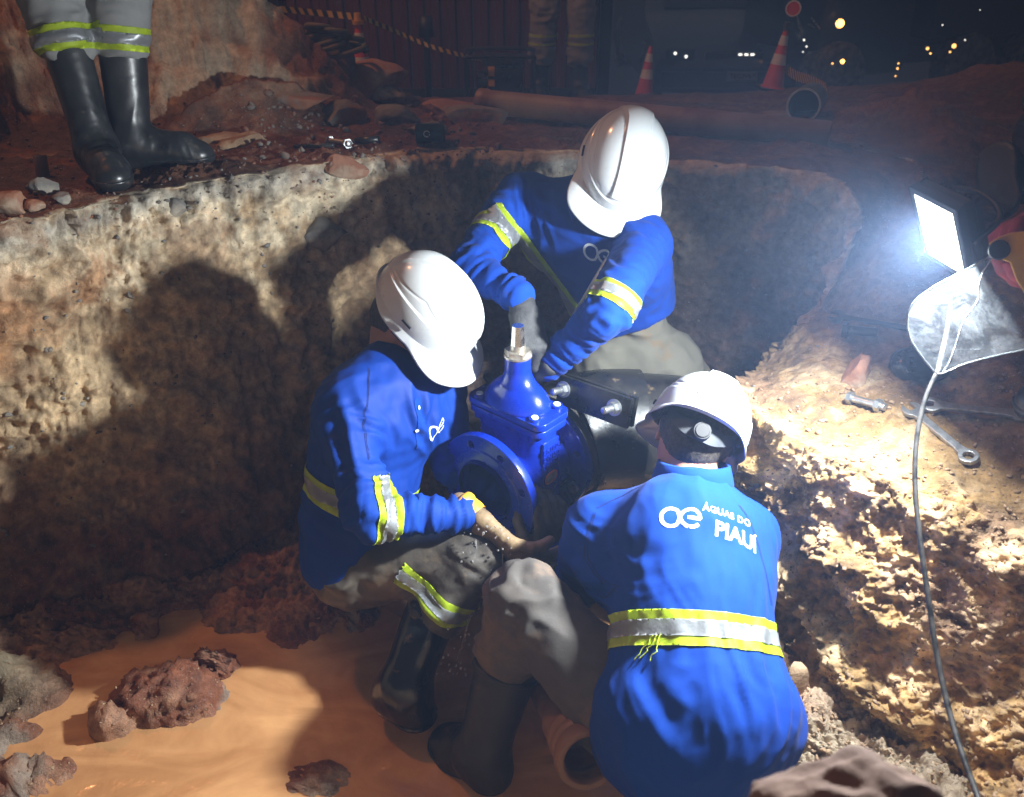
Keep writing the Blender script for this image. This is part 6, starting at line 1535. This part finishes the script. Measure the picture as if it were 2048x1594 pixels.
me = text_mesh('TEG2V67', .062, .001, .0006); xform(me, frame_m((cb[0], cb[1] - .1325, zc + .40), X=(1, 0, 0), Z=(0, -1, 0))); link('plate_lettering', me, M['black'], pl_)
for sx in (-1, 1):
    hl_ = bx(car, 'headlight', v3(cb[0] + sx * .62, cb[1] - .03, zc + .60), (1, 0, 0), .30, .10, .13, M['glass_dark'], .03)
    for dx in (-.06, .05): bm = bmesh.new(); bmesh.ops.create_icosphere(bm, subdivisions=2, radius=.014, matrix=Matrix.Translation((cb[0] + sx * .62 + dx, cb[1] - .095, zc + .61 - .03 * (dx > 0)))); bm_obj('reflector_glint', bm, M['white_spark'], hl_)  # reflector glints put in as small glowing balls
    for yy in (.75, 3.2):
        bm = bmesh.new(); add_cyl(bm, v3(cb[0] + sx * .68, cb[1] + yy, zc + .30), v3(cb[0] + sx * .87, cb[1] + yy, zc + .30), .30, .30, 32); wh = bm_obj('wheel', bm, M['rubber'], car, angle=30)
        bm = bmesh.new(); add_cyl(bm, v3(cb[0] + sx * .865, cb[1] + yy, zc + .30), v3(cb[0] + sx * .885, cb[1] + yy, zc + .30), .19, .17, 24); bm_obj('rim', bm, M['strap'], wh, angle=30)
bm = bmesh.new()
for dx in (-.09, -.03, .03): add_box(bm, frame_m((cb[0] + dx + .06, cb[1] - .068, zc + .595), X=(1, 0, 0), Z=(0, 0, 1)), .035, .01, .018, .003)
bm_obj('badge', bm, M['white_spark'], car)  # badge glint made by emission, the badge is no lamp
# dark lorry with amber lamps
tb = at(1735, 110, 8.0); zt = drop(tb[0], tb[1]); trk = thing('parked_truck', 'dark lorry with glowing amber lamps parked behind the red earth heap', 'truck')
Xd = N3(v3(.92, .38, 0)); bx(trk, 'cab', v3(tb[0] - .25, tb[1] + .6, zt + 1.05), Xd, 1.1, 1.2, 1.5, M['car_paint'], .08); bx(trk, 'load_bed', v3(tb[0] + 1.5, tb[1] + 1.35, zt + .95), Xd, 2.3, 1.3, .7, M['car_paint'], .03)
bx(trk, 'cab_window', v3(tb[0] - .10, tb[1] - .01, zt + 1.35), Xd, .7, .03, .5, M['glass_dark'], .01); bx(trk, 'chassis', v3(tb[0] + .8, tb[1] + .95, zt + .45), Xd, 3.4, .8, .16, M['black'], .02)
for k, q in enumerate((-.45, 1.2, 2.1)):
    c_ = v3(tb[0], tb[1], zt + .32) + Xd * q + v3(.12, .02, 0); nrm = v3(Xd[1], -Xd[0], 0); bm = bmesh.new(); add_cyl(bm, c_, c_ - nrm * .2, .32, .32, 28); bm_obj('wheel', bm, M['rubber'], trk, angle=30)
def glow(px, py, t, r, m, nm='marker_lamp', root=trk):
    bm = bmesh.new(); bmesh.ops.create_icosphere(bm, subdivisions=2, radius=r, matrix=Matrix.Translation(at(px, py, t))); bm_obj(nm, bm, M[m], root)
glow(1680, 47, 7.5, .036, 'amber', 'indicator_lamp'); glow(1685, 123, 7.5, .018, 'amber', 'indicator_lamp'); glow(1665, 127, 7.5, .008, 'amber_dim')
for a, b, r_ in ((1608, 80, .008), (1613, 93, .007), (1606, 104, .005), (1855, 97, .012), (1861, 107, .008), (1908, 92, .018), (1900, 104, .008), (1797, 127, .007), (1795, 137, .009), (1791, 152, .006), (1885, 50, .005), (1930, 80, .006), (1960, 20, .004)): glow(a, b, 7.2, r_, 'white_spark' if a < 1620 or b < 85 else 'amber_dim')
bm = bmesh.new()
for p in (((1594, 30), (1602, 68)), ((1622, 35), (1640, 58)), ((1616, 48), (1630, 55))): sweep(bm, [at(p[0][0], p[0][1], 7.3), at(p[1][0], p[1][1], 7.3)], .006, 6)
bm_obj('chrome_rail', bm, emis('rail_glint', (.9, .7, .5), .5) if False else M['chrome'], trk)

# ------------------------------------------------------------------ splashing water from the open valve
wm, nt, Nn, L, B = new_mat('splash_water'); B.inputs['Base Color'].default_value = (.95, .93, .90, 1); B.inputs['Transmission Weight'].default_value = .85; B.inputs['Roughness'].default_value = .05; B.inputs['IOR'].default_value = 1.33
spl = []; base = rock_mesh('drop', 1.0, 5, (1, 1, 1), 1, .1, 1); bv = np.array([v.co for v in base.vertices]); base.calc_loop_triangles(); bt = np.array([t.vertices for t in base.loop_triangles]); bpy.data.meshes.remove(base)
Vs, Fs, n_ = [], [], 0
for k in range(190):
    if k < 110: px, py = rng.normal(975, 30), rng.uniform(1050, 1290); t_ = 1.825 + (py - 1050) / 2600 + rng.normal() * .015
    elif k < 160: px, py, t_ = rng.normal(905, 26), rng.uniform(1240, 1350), 1.90 + rng.normal() * .02
    else: px, py, t_ = rng.normal(700, 8), rng.uniform(1150, 1230), 2.03
    r = rng.uniform(.0010, .0034); v_ = bv * np.array([r, r, r * rng.uniform(.9, 1.8)]); Vs.append(v_ + at(px, py, t_)); Fs.append(bt + n_); n_ += len(bv)
o = link('water_drops', mesh_np('water_drops', np.concatenate(Vs), np.concatenate(Fs)), wm); tag(o, kind='stuff')
bm = bmesh.new()
for k in range(2):
    x_ = rng.uniform(940, 1010); p = [at(x_, 1070 + rng.uniform(-20, 20), 1.865), at(x_ + rng.uniform(-6, 10), 1150, 1.86), at(x_ + rng.uniform(-25, 8), 1230, 1.90), at(x_ + rng.uniform(-45, 5), 1330, 1.96)]
    c_ = catmull(p, 26); sweep(bm, c_, [(.0014) * (0.4 + abs(math.sin(i * .9 + k))) for i in range(26)], 6)
tag(bm_obj('water_stream', bm, wm), 'thin streams of water spilling from the open valve over the soaked knee', 'water')

# ------------------------------------------------------------------ blue-tinted haze volume, added for the glow around the lamp
hm = bpy.data.materials.new('haze'); hm.use_nodes = True; N_ = hm.node_tree.nodes; N_.clear(); out_ = N_.new('ShaderNodeOutputMaterial'); vp = N_.new('ShaderNodeVolumePrincipled')
vp.inputs['Color'].default_value = (.42, .60, 1.0, 1); vp.inputs['Density'].default_value = .019; vp.inputs['Anisotropy'].default_value = .3
hm.node_tree.links.new(vp.outputs[0], out_.inputs['Volume'])
bm = bmesh.new(); add_box(bm, Matrix.Translation((0, 6, 1.6)), 16, 22, 9.6); o = bm_obj('haze', bm, hm); tag(o, kind='stuff')
